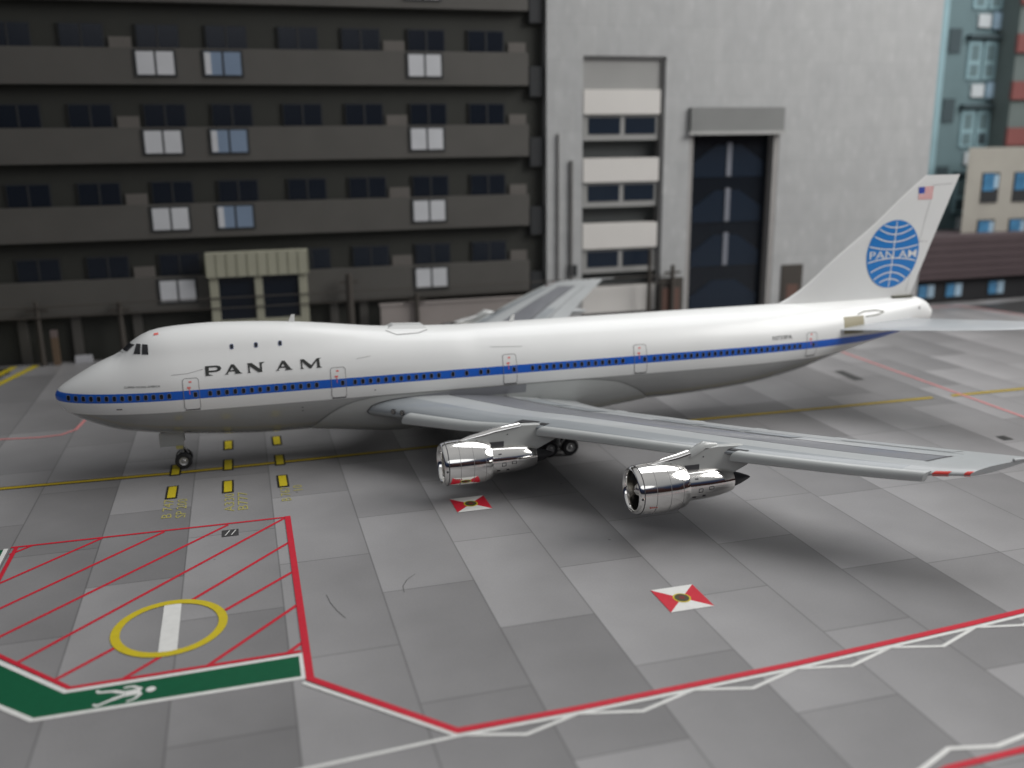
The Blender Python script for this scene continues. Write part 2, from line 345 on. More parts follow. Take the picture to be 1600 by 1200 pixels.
# red and white square targets
mb = MB()
for cx, cy, h in ((25.72, -12.95, 1.1), (32.78, -28.3, 1.15)):
    hy = h*1.05; c = [(cx-h, cy-hy), (cx+h, cy-hy), (cx+h, cy+hy), (cx-h, cy+hy)]
    for i in range(4): poly(mb, [c[i], c[(i+1) % 4], (cx, cy)], Z2, 1 if i % 2 == 0 else 0)
    for r, m_, zz in ((.44, 2, Z3), (.36, 3, Z4), (.14, 4, Z5)):
        poly(mb, [(cx+r*math.cos(2*math.pi*i/28), cy+r*1.1*math.sin(2*math.pi*i/28)) for i in range(28)], zz, m_)
struct('hydrant_marking', mb, [IR, IW, IY, IBR, ink('print_dull_red', (.16, .02, .02))], 'red and white square fuel pit markings with round centres')
mb = MB()
mb.box(10.75, 11.7, -13.65, -12.65, Z1-.004, Z1, 0); ribbon(mb, [(10.95, -13.5), (11.2, -12.8)], .06, Z3, 1); ribbon(mb, [(11.3, -13.5), (11.55, -12.8)], .06, Z3, 1)
poly(mb, [(66.9, 6.2), (68.0, 6.2), (68.2, 9.9), (67.2, 9.9)], Z1); poly(mb, [(66.5, -12.6), (67.4, -12.6), (67.4, -11.6), (66.6, -11.6)], Z1)
struct('drain_cover', mb, [ID, IW], 'small dark drain covers printed on the apron')
# hair-thin scuffs
mb = MB()
ribbon(mb, [(15.9, -22.7), (16.0, -23.6), (16.25, -24.6), (16.55, -25.4)], .035, Z1); ribbon(mb, [(20.6, -21.7), (20.1, -22.2), (19.75, -22.9), (19.7, -23.6)], .035, Z1)
struct('scuff_mark', mb, [ink('scuff', (.09, .09, .09))], 'thin curved scuffs on the apron slabs')

# ------------------------------------------------------------------ aircraft surface functions
def pchip(pts):
    X = [p[0] for p in pts]; Y = [p[1] for p in pts]; n = len(X); h = [X[i+1]-X[i] for i in range(n-1)]; d = [(Y[i+1]-Y[i])/h[i] for i in range(n-1)]
    m = [d[0]]+[0 if d[i-1]*d[i] <= 0 else 2*d[i-1]*d[i]/(d[i-1]+d[i]) for i in range(1, n-1)]+[d[-1]]
    def f(x):
        if x <= X[0]: return Y[0]
        if x >= X[-1]: return Y[-1]
        lo, hi = 0, n-1
        while hi-lo > 1:
            k = (lo+hi)//2
            if X[k] <= x: lo = k
            else: hi = k
        t = (x-X[lo])/h[lo]
        return Y[lo]*(1+2*t)*(1-t)**2+h[lo]*m[lo]*t*(1-t)**2+Y[lo+1]*t*t*(3-2*t)+h[lo]*m[lo+1]*t*t*(t-1)
    return f
X0, X1 = .47, 69.26
ZM = pchip([(.47, 5.92), (.54, 6.1), (.74, 6.36), (1.4, 6.82), (2.16, 7.27), (3.2, 7.82), (4.3, 8.28), (4.9, 8.48), (6, 8.7), (8, 8.83), (12, 8.85), (50, 8.88), (67.3, 8.85), (68.4, 8.5), (69.0, 8.0), (69.26, 7.45)])
ZT = pchip([(.47, 5.92), (.54, 6.1), (.74, 6.36), (1.4, 6.82), (2.16, 7.27), (3.2, 7.82), (4.3, 8.28), (4.9, 8.62), (5.35, 9.02), (5.87, 9.4), (6.64, 9.78), (7.5, 9.97), (9, 10.09), (10.6, 10.14), (12.7, 10.08), (15.9, 9.88), (18.1, 9.65), (20.3, 9.37), (22, 9.17), (25.5, 8.98), (29, 8.87), (50, 8.88), (67.3, 8.85), (68.4, 8.5), (69.0, 8.0), (69.26, 7.45)])
ZB = pchip([(.47, 5.88), (.55, 5.6), (.88, 5.0), (1.79, 4.3), (2.74, 3.82), (4.19, 3.27), (5.7, 2.95), (7.8, 2.65), (11, 2.32), (14.3, 2.12), (17, 2.1), (44, 2.15), (48.3, 2.33), (51.9, 2.62), (55.5, 3.25), (59.2, 4.3), (63, 5.25), (66.45, 5.97), (68.6, 6.5), (69.1, 6.85), (69.26, 7.35)])
WUF = pchip([(3.5, .2), (4.6, 1.15), (5.35, 1.75), (6.6, 2.25), (8.5, 2.5), (18, 2.45), (25, 2.2), (30, 2.0)])
def WM(x):
    if x < 9.5: return 3.22*max(0.0, 1-((9.5-x)/9.03)**2.3)**.5
    return WMT(x)
WMT = pchip([(9.5, 3.22), (47, 3.22), (51, 3.15), (55, 2.88), (60, 2.28), (64, 1.66), (67, 1.15), (68.5, .85), (69.05, .5), (69.26, .02)])
ZC = pchip([(.47, 5.9), (4, 5.7), (9, 5.5), (48, 5.5), (58, 6.2), (66, 7.2), (69.26, 7.4)])
def W(x, z):
    zm, zt, zb, zc = ZM(x), ZT(x), ZB(x), ZC(x)
    a = (zm-zc) if z > zc else (zc-zb)
    w1 = WM(x)*math.sqrt(max(0, 1-((z-zc)/max(a, 1e-4))**2))
    if x < 4.3 or x > 29: return w1
    s = zt-7.3; w2 = WUF(x)*math.sqrt(max(0, 1-((z-7.3)/max(s, 1e-4))**2))
    k = min(1, max(0, (x-4.3)/.8))*min(1, max(0, (29-x)/4)); w2 *= (.3+.7*k) if zt-zm < .02 else 1
    return (w1**6+w2**6)**(1/6)
def surf(x, z, off=.015, side=-1):
    e = .03; w = W(x, z); nx = -(W(x+e, z)-W(x-e, z))/(2*e); nz = -(W(x, z+e)-W(x, z-e))/(2*e)
    n = Vector((nx, 1, nz)); n.normalize(); p = Vector((x, w, z))+n*off
    return (p.x, p.y if side > 0 else -p.y, p.z)
plane = empty('model_airliner', (34.5, 0, 0), 'white jumbo jet model with a blue cheat line and a blue globe on its tail', 'aircraft model')
def fuselage():
    V = []; F = []; nz = 44
    xs = [X0+(i/26)**2*8 for i in range(1, 27)] + [9+i*.75 for i in range(0, 71)] + [62.6+i*.5 for i in range(0, 11)] + [68.0, 68.3, 68.6, 68.8, 68.95, 69.08, 69.17, 69.23, 69.258]
    xs = sorted(set(round(x, 4) for x in xs)); ring = 2*nz
    for x in xs:
        zt, zb = ZT(x), ZB(x); R = []
        for i in range(nz+1):
            z = zb+(zt-zb)*(1-math.cos(math.pi*i/nz))/2; R.append((W(x, min(max(z, zb+1e-6), zt-1e-6)) if 0 < i < nz else 0, z))
        V += [(x, -w, z) for w, z in R]+[(x, w, z) for w, z in R[-2:0:-1]]
    for j in range(len(xs)-1):
        for i in range(ring): F.append((j*ring+i, j*ring+(i+1) % ring, (j+1)*ring+(i+1) % ring, (j+1)*ring+i))
    F.append(tuple(range(ring))); F.append(tuple(range((len(xs)-1)*ring, len(xs)*ring)))
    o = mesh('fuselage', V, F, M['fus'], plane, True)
    for p in o.data.polygons: p.use_smooth = True
    return o
fus = fuselage()
def patch(name, x0, x1, z0, z1, off, mat_, parent, side=-1, nx=4, nz=6, name_ok=None, shear=0):
    V = []; F = []
    for j in range(nz+1):
        for i in range(nx+1):
            z = z0+(z1-z0)*j/nz; x = x0+(x1-x0)*i/nx+shear*(z-z0); V.append(surf(x, z, off, side))
    for j in range(nz):
        for i in range(nx): a = j*(nx+1)+i; F.append((a, a+1, a+nx+2, a+nx+1))
    return mesh(name, V, F, mat_, parent, True)
def sline(mb, pts, w, off, side=-1, m=0, seg=8):
    # line drawn on the fuselage skin through (x,z) points
    P = []
    for a, c in zip(pts[:-1], pts[1:]):
        for k in range(seg): P.append((a[0]+(c[0]-a[0])*k/seg, a[1]+(c[1]-a[1])*k/seg))
    P.append(pts[-1]); V = []
    for i, p in enumerate(P):
        a = P[max(i-1, 0)]; c = P[min(i+1, len(P)-1)]; dx, dz = c[0]-a[0], c[1]-a[1]; l = math.hypot(dx, dz) or 1
        nx, nz = -dz/l*w/2, dx/l*w/2
        V += [surf(p[0]+nx, p[1]+nz, off, side), surf(p[0]-nx, p[1]-nz, off, side)]
    mb.add(V, [(2*i, 2*i+1, 2*i+3, 2*i+2) for i in range(len(P)-1)], m)
# cabin doors
DOORS = [(9.26, 1.0), (18.88, 1.0), (31.13, 1.0), (41.29, 1.0), (56.15, .95)]
for xc, w in DOORS:
    zt = 7.05 if xc < 50 else 6.95; h = w/2; zb_ = 4.98 if xc < 50 else 5.1
    d = patch('cabin_door', xc-h, xc+h, zb_, zt, .012, M['fus'], plane, nx=5, nz=8)
    mb = MB(); r = .12
    sline(mb, [(xc-h, zb_+r), (xc-h+r, zb_), (xc+h-r, zb_), (xc+h, zb_+r), (xc+h, zt-r), (xc+h-r, zt), (xc-h+r, zt), (xc-h, zt-r), (xc-h, zb_+r)], .035, .02, seg=5)
    sline(mb, [(xc-h+.02, zb_-.03), (xc+h-.02, zb_-.03)], .06, .026, m=1, seg=4)
    mb.build('door_seam', [M['lineg'], M['line']], d)
    mb = MB(); sline(mb, [(xc-.12, 6.82), (xc+.06, 6.82)], .1, .024); sline(mb, [(xc-.24, 6.45), (xc-.02, 6.45)], .12, .024); sline(mb, [(xc-.12, 6.45), (xc-.1, 6.0)], .04, .024)
    mb.build('door_handle', [M['redink']], d)
mb = MB(); sline(mb, [(8.1, 7.32), (9.1, 7.35), (10.1, 7.55)], .02, .015); sline(mb, [(20.2, 7.5), (21.2, 7.62)], .02, .015); sline(mb, [(29.8, 7.62), (31, 7.55), (32.2, 7.5)], .02, .015); mb.build('sensor_line', [M['lineg']], plane)
# windows
def window_mesh(x, z=5.98, w=.22, h=.32):
    def ring(rx, rz, off): return [surf(x+rx*c_, z+rz*s_, off) for c_, s_ in [(math.copysign(abs(math.cos(t))**.6, math.cos(t)), math.copysign(abs(math.sin(t))**.6, math.sin(t))) for t in [2*math.pi*i/12+.26 for i in range(12)]]]
    V = ring(w/2+.035, h/2+.035, .02)+ring(w/2, h/2, .022)+ring(w/2, h/2, .022); F = [(i, (i+1) % 12, 12+(i+1) % 12, 12+i) for i in range(12)]+[tuple(range(24, 36))]
    return V, F, [0]*12+[1]
wx = [1.52+i*(7.86-1.52)/13 for i in range(14)] + [9.5] + [10.43+i*(17.39-10.43)/13 for i in range(14)] + [19.15] + [20.0+i*(25.89-20)/11 for i in range(12)] + [26.91, 27.91, 28.95, 29.49, 31.42] + [32.82+i*(39.86-32.82)/13 for i in range(14)] + [41.61] + [42.41+i*(55.02-42.41)/25 for i in range(26)] + [56.3]
for x in wx:
    V, F, fm = window_mesh(x); mesh('cabin_window', V, F, [M['winrim'], M['black']], plane, False, fm)
for x in (12.03, 13.61, 15.2):
    V, F, fm = window_mesh(x, 8.8, .19, .26); mesh('cabin_window', V, F, [M['winrim'], M['black']], plane, False, fm)
# cockpit panes
def skin_quad(name, q, off=.02, mt='black', n=6):
    V = []; F = []
    for j in range(n+1):
        for i in range(n+1):
            s, t = i/n, j/n
            x = (q[0][0]*(1-s)+q[1][0]*s)*(1-t)+(q[3][0]*(1-s)+q[2][0]*s)*t; z = (q[0][1]*(1-s)+q[1][1]*s)*(1-t)+(q[3][1]*(1-s)+q[2][1]*s)*t
            V.append(surf(x, z, off))
    for j in range(n):
        for i in range(n): a = j*(n+1)+i; F.append((a, a+1, a+n+2, a+n+1))
    return mesh(name, V, F, M[mt], plane, True)
skin_quad('cockpit_window', [(6.33, 8.62), (6.74, 8.6), (6.72, 9.18), (6.36, 9.2)]); skin_quad('cockpit_window', [(5.78, 8.62), (6.22, 8.62), (6.26, 9.2), (5.98, 9.2)])
def xof(y, z):
    lo, hi = .5, 9
    for _ in range(40):
        m_ = (lo+hi)/2
        if z < ZT(m_) and W(m_, z) >= abs(y): hi = m_
        else: lo = m_
    return hi
for sgn in (-1, 1):
    V = []; F = []; n = 6
    for j in range(n+1):
        for i in range(n+1):
            y = sgn*(.06+(1.0-.06)*i/n); z = 8.72+.42*j/n; V.append((xof(y, z)-.03, y, z+.015))
    for j in range(n):
        for i in range(n): a = j*(n+1)+i; F.append((a, a+1, a+n+2, a+n+1))
    mesh('windshield_pane', V, F, M['black'], plane, True)
mb = MB(); mb.tube((4.75, -.3, 8.62), (5.05, -.85, 8.66), .02, n=6); mb.build('wiper', [M['line']], plane)
# lettering on the skin: extended slab letters drawn as outlines (units: 160.5 per metre)
GL = {
 'P': [[(0, 88), (118, 88), (150, 80), (165, 62), (150, 42), (118, 32), (34, 30), (34, 14), (80, 0), (0, 0)], [(36, 74), (36, 46), (108, 46), (122, 52), (126, 62), (120, 70), (106, 74)]],
 'A1': [[(0, 0), (48, 0), (30, 8), (52, 24), (108, 24), (112, 8), (98, 0), (190, 0), (165, 12), (104, 88), (74, 88), (20, 10)], [(64, 36), (84, 64), (103, 36)]],
 'N': [[(0, 88), (48, 88), (132, 28), (132, 76), (124, 88), (186, 90), (166, 80), (152, 74), (152, 0), (112, 0), (24, 62), (24, 12), (36, 0), (0, 0), (8, 12), (8, 76)], None],
 'M': [[(0, 88), (44, 88), (118, 30), (182, 88), (232, 90), (208, 78), (212, 12), (236, 0), (170, 0), (182, 12), (180, 66), (116, 0), (98, 0), (24, 66), (24, 12), (40, 0), (0, 0), (8, 12), (8, 76)], None],
}
def fill2d(outer, hole):
    # triangulate an outline with an optional hole
    from mathutils.geometry import tessellate_polygon
    loops = [[Vector((a, c, 0)) for a, c in outer]]
    if hole: loops.append([Vector((a, c, 0)) for a, c in hole])
    flat = [v for l in loops for v in l]
    return [(v.x, v.y) for v in flat], [tuple(t) for t in tessellate_polygon(loops)]
def subdiv_tris(P, T, maxl):
    P = list(P); T = list(T)
    for _ in range(4):
        out = []; cache = {}; ch = False
        def mid(a, c):
            k = (min(a, c), max(a, c))
            if k not in cache: cache[k] = len(P); P.append(((P[a][0]+P[c][0])/2, (P[a][1]+P[c][1])/2))
            return cache[k]
        if max(math.dist(P[t[i]], P[t[(i+1) % 3]]) for t in T for i in range(3)) < maxl: break
        for a, b_, c in T:
            x, y, z_ = mid(a, b_), mid(b_, c), mid(c, a); out += [(a, x, z_), (x, b_, y), (z_, y, c), (x, y, z_)]
        T = out
    return P, T
def title():
    for nm, x_off in (('P', 0), ('A1', 192), ('N', 432), ('A1', 722), ('M', 988)):
        o_, h_ = GL[nm]; P, T = fill2d(o_, h_); P, T = subdiv_tris(P, T, 40)
        V = [surf(10.24+(x_off+p[0])/160.5, 7.12+p[1]/88*.60, .028) for p in P]
        mesh('title_letter', V, T, M['ink'], plane)
title()
def skin_text(name, body, x0, x1, z, h, m_, n_sub=.3):
    V, F = text_obj('t', body, 1); wx_ = max(v[0] for v in V); hy = max(v[1] for v in V)
    mesh(name, [surf(x0+v[0]/wx_*(x1-x0), z+v[1]/hy*h, .02) for v in V], F, m_, plane)
skin_text('registration_text', 'N733PA', 52.5, 54.3, 6.62, .3, M['ink'])
skin_text('name_text', 'CLIPPER YOUNG AMERICA', 5.1, 7.35, 6.62, .12, M['ink'])
mb = MB()
for x, z, a in ((4.5, 5.25, .35), (16.3, 4.45, .12), (16.3, 4.2, .12), (21.3, 5.3, .1)): sline(mb, [(x, z), (x+a, z)], .06, .02, seg=3)
mb.build('static_port', [M['line']], plane)
mb = MB(); sline(mb, [(7.1, 9.72), (7.4, 9.76)], .1, .02, seg=3); mb.build('beacon_mark', [M['redink']], plane)
# roof fittings
mb = MB(); V = []
for (xa, xb, zo, yw) in ((22.6, 25.8, 0, .75), (23.2, 25.3, .26, .5)):
    for x, y in ((xa, -yw), (xb, -yw), (xb, yw), (xa, yw)): V.append((x, y, ZT(x)-(.02 if zo == 0 else -.0)-(.14 if zo == 0 else 0)+zo*.6))
mb.add(V, [(0, 1, 5, 4), (1, 2, 6, 5), (2, 3, 7, 6), (3, 0, 4, 7), (4, 5, 6, 7)]); mb.build('roof_raft_cover', [M['white']], plane)
mb = MB(); sline(mb, [(22.6, 8.98), (23.3, 8.72), (24.9, 8.72), (25.6, 8.84)], .03, .02); mb.build('cover_seam', [M['lineg']], plane)
def blade(x, h, l, sw, zt=None):
    z0 = ZT(x)-.05; mb = MB(); t = .05
    V = [(x, -t, z0), (x+l, -t, z0), (x+l*.55+sw, -t*.5, z0+h), (x+sw, -t*.5, z0+h)]; V += [(a, -b_, c) for a, b_, c in V]
    mb.add(V, [(0, 1, 2, 3), (7, 6, 5, 4), (0, 4, 5, 1), (1, 5, 6, 2), (2, 6, 7, 3), (3, 7, 4, 0)]); mb.build('blade_antenna', [M['white']], plane)
blade(15.9, .55, .45, .25); blade(31.9, .55, .4, .3)

# wing to body fairing
def fairing():
    top = pchip([(16.9, 2.4), (17.6, 3.2), (18.6, 4.0), (20, 4.55), (22, 4.8), (30, 4.82), (36, 4.82), (39, 4.5), (41, 3.7), (42.5, 2.6)])
    bot = pchip([(16.9, 2.12), (19, 1.85), (23, 1.42), (30, 1.3), (37, 1.5), (40, 1.8), (42.5, 2.1)])
    V = []; F = []; nx, nz = 60, 16
    for i in range(nx+1):
        x = 16.9+(42.5-16.9)*i/nx; t_, b_ = top(x), bot(x); R = []
        for j in range(nz+1):
            k = j/nz; z = b_+(t_-b_)*(1-math.cos(math.pi*k/2)); w = 3.22*max(0, 1-((5.5-z)/(5.5-b_))**2)**.5
            R.append((w+.05*k+.02, z))
        R[0] = (0, b_)
        V += [(x, -w, z) for w, z in R[::-1]]+[(x, w, z) for w, z in R[1:]]
    n = 2*nz+1
    for i in range(nx):
        for j in range(n-1): F.append((i*n+j, i*n+j+1, (i+1)*n+j+1, (i+1)*n+j))
    mesh('wing_body_fairing', V, F, M['fairing'], plane, True)
fairing()

# ------------------------------------------------------------------ wings
LEX = pchip([(0, 17.5), (3.3, 21.2), (8, 26.2), (11.7, 29.9), (20.8, 38.4), (28, 45.8), (29.8, 47.9)])
TEX = pchip([(0, 35.8), (3.3, 36.5), (11.7, 40.3), (20.8, 45.7), (29.8, 52.0)])
FDL = pchip([(0, 0), (3.3, 0), (9, -1.6), (29.8, -2.6)]); FDT = pchip([(0, 0), (3.3, 0), (12, -1.2), (29.8, -1.0)])
NLE = pchip([(0, 3.7), (3.3, 3.75), (8, 3.8), (11.7, 4.2), (20.8, 4.64), (28, 5.0), (29.8, 5.3)]); NTE = pchip([(0, 3.0), (3.3, 3.05), (11.7, 3.9), (20.8, 4.85), (29.8, 5.8)])
FLE = pchip([(0, 3.6), (3.3, 3.75), (11.7, 4.5), (20.8, 5.6), (29.8, 6.85)]); FTE = pchip([(0, 3.0), (3.3, 3.1), (11.7, 4.3), (20.8, 5.6), (29.8, 7.0)])
THK = pchip([(0, 1.9), (3.3, 1.75), (11.7, .95), (20.8, .62), (29.8, .36)])
def naca(c): return 5*(.2969*math.sqrt(c)-.126*c-.3516*c*c+.2843*c**3-.1036*c**4)
def wpt(side, y, c, up, off=0):
    le, te = (NLE, NTE) if side < 0 else (FLE, FTE)
    x0, x1 = LEX(y), TEX(y)
    if side > 0: x0 += FDL(y); x1 += FDT(y)
    z = le(y)*(1-c)+te(y)*c; t = THK(y)
    z += (t*1.15*naca(c)+off) if up else (-t*.8*naca(c)-off)
    return (x0+(x1-x0)*c, side*y, z)
BANDS = [(0, .17, 1), (.17, .35, 0), (.35, .36, 3), (.36, .62, 2), (.62, .64, 3), (.64, .80, 0), (.80, .81, 3), (.81, 1, 0)]
def wing(side):
    ys = [2.2, 3.3]+[3.9+i*.8 for i in range(30)]+[27.55, 28, 28.5, 29.0, 29.4, 29.65, 29.8]; ys = sorted(y for y in ys)
    cs = [0, .003, .01, .025, .05, .10, .17, .22, .28, .35, .36, .45, .55, .62, .64, .72, .80, .81, .88, .94, 1]
    V = []; F = []; fm = []; n = 2*len(cs)-1
    for y in ys: V += [wpt(side, y, c, True) for c in cs[::-1]]+[wpt(side, y, c, False) for c in cs[1:]]
    for j in range(len(ys)-1):
        ym = (ys[j]+ys[j+1])/2
        for i in range(n-1):
            F.append((j*n+i, j*n+i+1, (j+1)*n+i+1, (j+1)*n+i))
            if i < len(cs)-1:
                c = (cs[::-1][i]+cs[::-1][i+1])/2; b_ = next(b3 for a, b2, b3 in BANDS if a <= c <= b2)
                if ym > 27.6: b_ = 0
                fm.append(b_)
            else: fm.append(0)
    F.append(tuple(range(n))); F.append(tuple(range((len(ys)-1)*n, len(ys)*n))); fm += [0, 0]
    o = mesh('wing', V, F, [M['wlight'], M['wmid'], M['wdark'], M['line']], plane, True, fm)
    return o
WN = wing(-1); WF = wing(1)
def wstrip(side, ya, yb, ca, cb, off, m_, name, parent, n=14, nc=4, cb2=None, ca2=None):
    V = []; F = []
    for j in range(n+1):
        y = ya+(yb-ya)*j/n; k = j/n
        a = ca+((ca2 if ca2 is not None else ca)-ca)*k; b_ = cb+((cb2 if cb2 is not None else cb)-cb)*k
        for i in range(nc+1): V.append(wpt(side, y, a+(b_-a)*i/nc, True, off))
    for j in range(n):
        for i in range(nc): q = j*(nc+1)+i; F.append((q, q+1, q+nc+2, q+nc+1))
    return mesh(name, V, F, m_, parent, True)
for side, wo in ((-1, WN), (1, WF)):
    wstrip(side, 27.5, 27.62, .34, .66, .012, M['line'], 'wing_tip_seam', wo, n=2)
    for ya, yb in ((3.9, 6.5), (6.7, 9.3), (13.2, 15.6), (15.8, 18.2), (18.4, 20.8)): wstrip(side, ya, yb, .655, .775, .03, M['wmid'], 'spoiler_panel', wo, n=4)
    wstrip(side, 22.2, 27.0, .84, .985, .02, M['wlight'], 'aileron', wo, n=5)
    # fine chordwise seams between panels
    # leading edge flap segments, drooped ahead of the edge
    for ya, yb, w0, w1 in ((5.25, 11.2, .95, .72), (12.4, 20.2, .72, .66), (21.6, 28.55, .72, .66)):
        V = []; F = []; fm = []; n = 18; prof = [(0.22, .20), (0.02, .17), (-.22, .08), (-.40, -.08), (-.50, -.30), (-.46, -.52), (-.30, -.60), (-.18, -.5), (-.05, -.22), (.15, -.12)]
        for j in range(n+1):
            y = ya+(yb-ya)*j/n; s = w0+(w1-w0)*j/n
            le = (NLE if side < 0 else FLE)(y); lx = LEX(y)+(FDL(y) if side > 0 else 0)
            for px, pz in prof: V.append((lx+px*s*1.1, side*y, le+.06+pz*s*1.05))
        k = len(prof)
        for j in range(n):
            for i in range(k): F.append((j*k+i, j*k+(i+1) % k, (j+1)*k+(i+1) % k, (j+1)*k+i))
        F.append(tuple(range(k))); F.append(tuple(range(n*k, n*k+k)))
        mesh('leading_edge_flap', V, F, mat('flap_grey', (.43, .445, .44), .4, coat=.2, var=.02) if 'flapm' not in M else M['flapm'], wo, True)
        M.setdefault('flapm', bpy.data.materials['flap_grey'])
    # flap track fairings under the trailing edge
    for y in (6.6, 12.6, 16.6, 21.0):
        x1 = TEX(y); zt = (NTE if side < 0 else FTE)(y)
        mb = MB(); prof = [(-4.2, .02), (-3.5, .16), (-2.2, .28), (-.8, .32), (.4, .24), (1.0, .12), (1.25, .01)]
        mb.lathe(prof, (x1+(FDT(y) if side > 0 else 0), side*y, zt-.30), n=18); mb.build('flap_track_fairing', [M['wlight']], wo, True)
    # wing tip lights and probe
    ze = (NLE if side < 0 else FLE)(28.6)
    V = []
    mb = MB()
    for j in range(7):
        y = 28.65+.5*j/6; 
        for c, up in ((.05, 1), (.03, 1), (.01, 1), (0, 1), (.01, 0), (.03, 0)): V.append(wpt(side, y, c, bool(up), .03))
    mb.add(V, [(j*6+i, j*6+i+1, j*6+i+7, j*6+i+6) for j in range(6) for i in range(5)]); mb.build('tip_light', [M['red']], wo)
    V = []; mb = MB()
    for j in range(4):
        y = 29.6+.2*j/3
        for c, up in ((.06, 1), (.04, 1), (.015, 1), (0, 1), (.01, 0), (.03, 0)): V.append(wpt(side, min(y, 29.8), c, bool(up), .03))
    mb.add(V, [(j*6+i, j*6+i+1, j*6+i+7, j*6+i+6) for j in range(3) for i in range(5)]); mb.build('tip_light', [M['red']], wo)
    p = wpt(side, 29.75, .95, True); mb = MB(); mb.tube((p[0]-1.2, p[1], p[2]+.02), (p[0]+1.8, p[1]+side*.05, p[2]+.06), .09, .02, 8); mb.build('wing_tip_probe', [M['wlight']], wo, True)
# landing lights in the wing root
for y in (4.35, 4.85):
    p = Vector(wpt(-1, y, .004, True)); d = Vector((-.75, -.62, .12)).normalized(); mb = MB()
    mb.tube(p-d*.3, p+d*.07, .19, .19, 20, 0); mb.tube(p+d*.07, p+d*.085, .125, .125, 20, 1); mb.tube(p+d*.085, p+d*.095, .06, .06, 12, 0)
    mb.build('landing_light', [M['darkmetal'], M['chromed']], WN, True)
# dark joint line where the wing root meets the body
mb = MB(); P_ = []
for c, up in [(k/20*.42, 1) for k in range(20, 0, -1)]+[(0, 1)]+[(k/20*.12, 0) for k in range(1, 8)]:
    q = wpt(-1, 2.9, c, bool(up)); b_ = 1.42; w_ = 3.22*max(0, 1-((5.5-q[2])/(5.5-b_))**2)**.5+.07; P_.append(Vector((q[0], -w_, q[2])))
for a_, c_ in zip(P_[:-1], P_[1:]): mb.tube(a_, c_, .035, .035, 6)
mb.build('root_seam', [M['line']], WN)
# dark skin panel above the wing root
def root_panel():
    V = []; F = []; n = 24
    for i in range(n+1):
        x = 23.6+(32.3-23.6)*i/n; zb_ = 4.2-.0*i; zt_ = 4.60+.24*min(1, i/10)
        for k in range(4):
            z = zb_+(zt_-zb_)*k/3; V.append((x, -(3.22*math.sqrt(1-((5.5-z)/3.4)**2)+.16), z))
    for i in range(n):
        for k in range(3): a = i*4+k; F.append((a, a+1, a+5, a+4))
    mesh('wing_root_panel', V, F, mat('root_panel_grey', (.23, .235, .25), .35, coat=.3), plane, True)
root_panel()

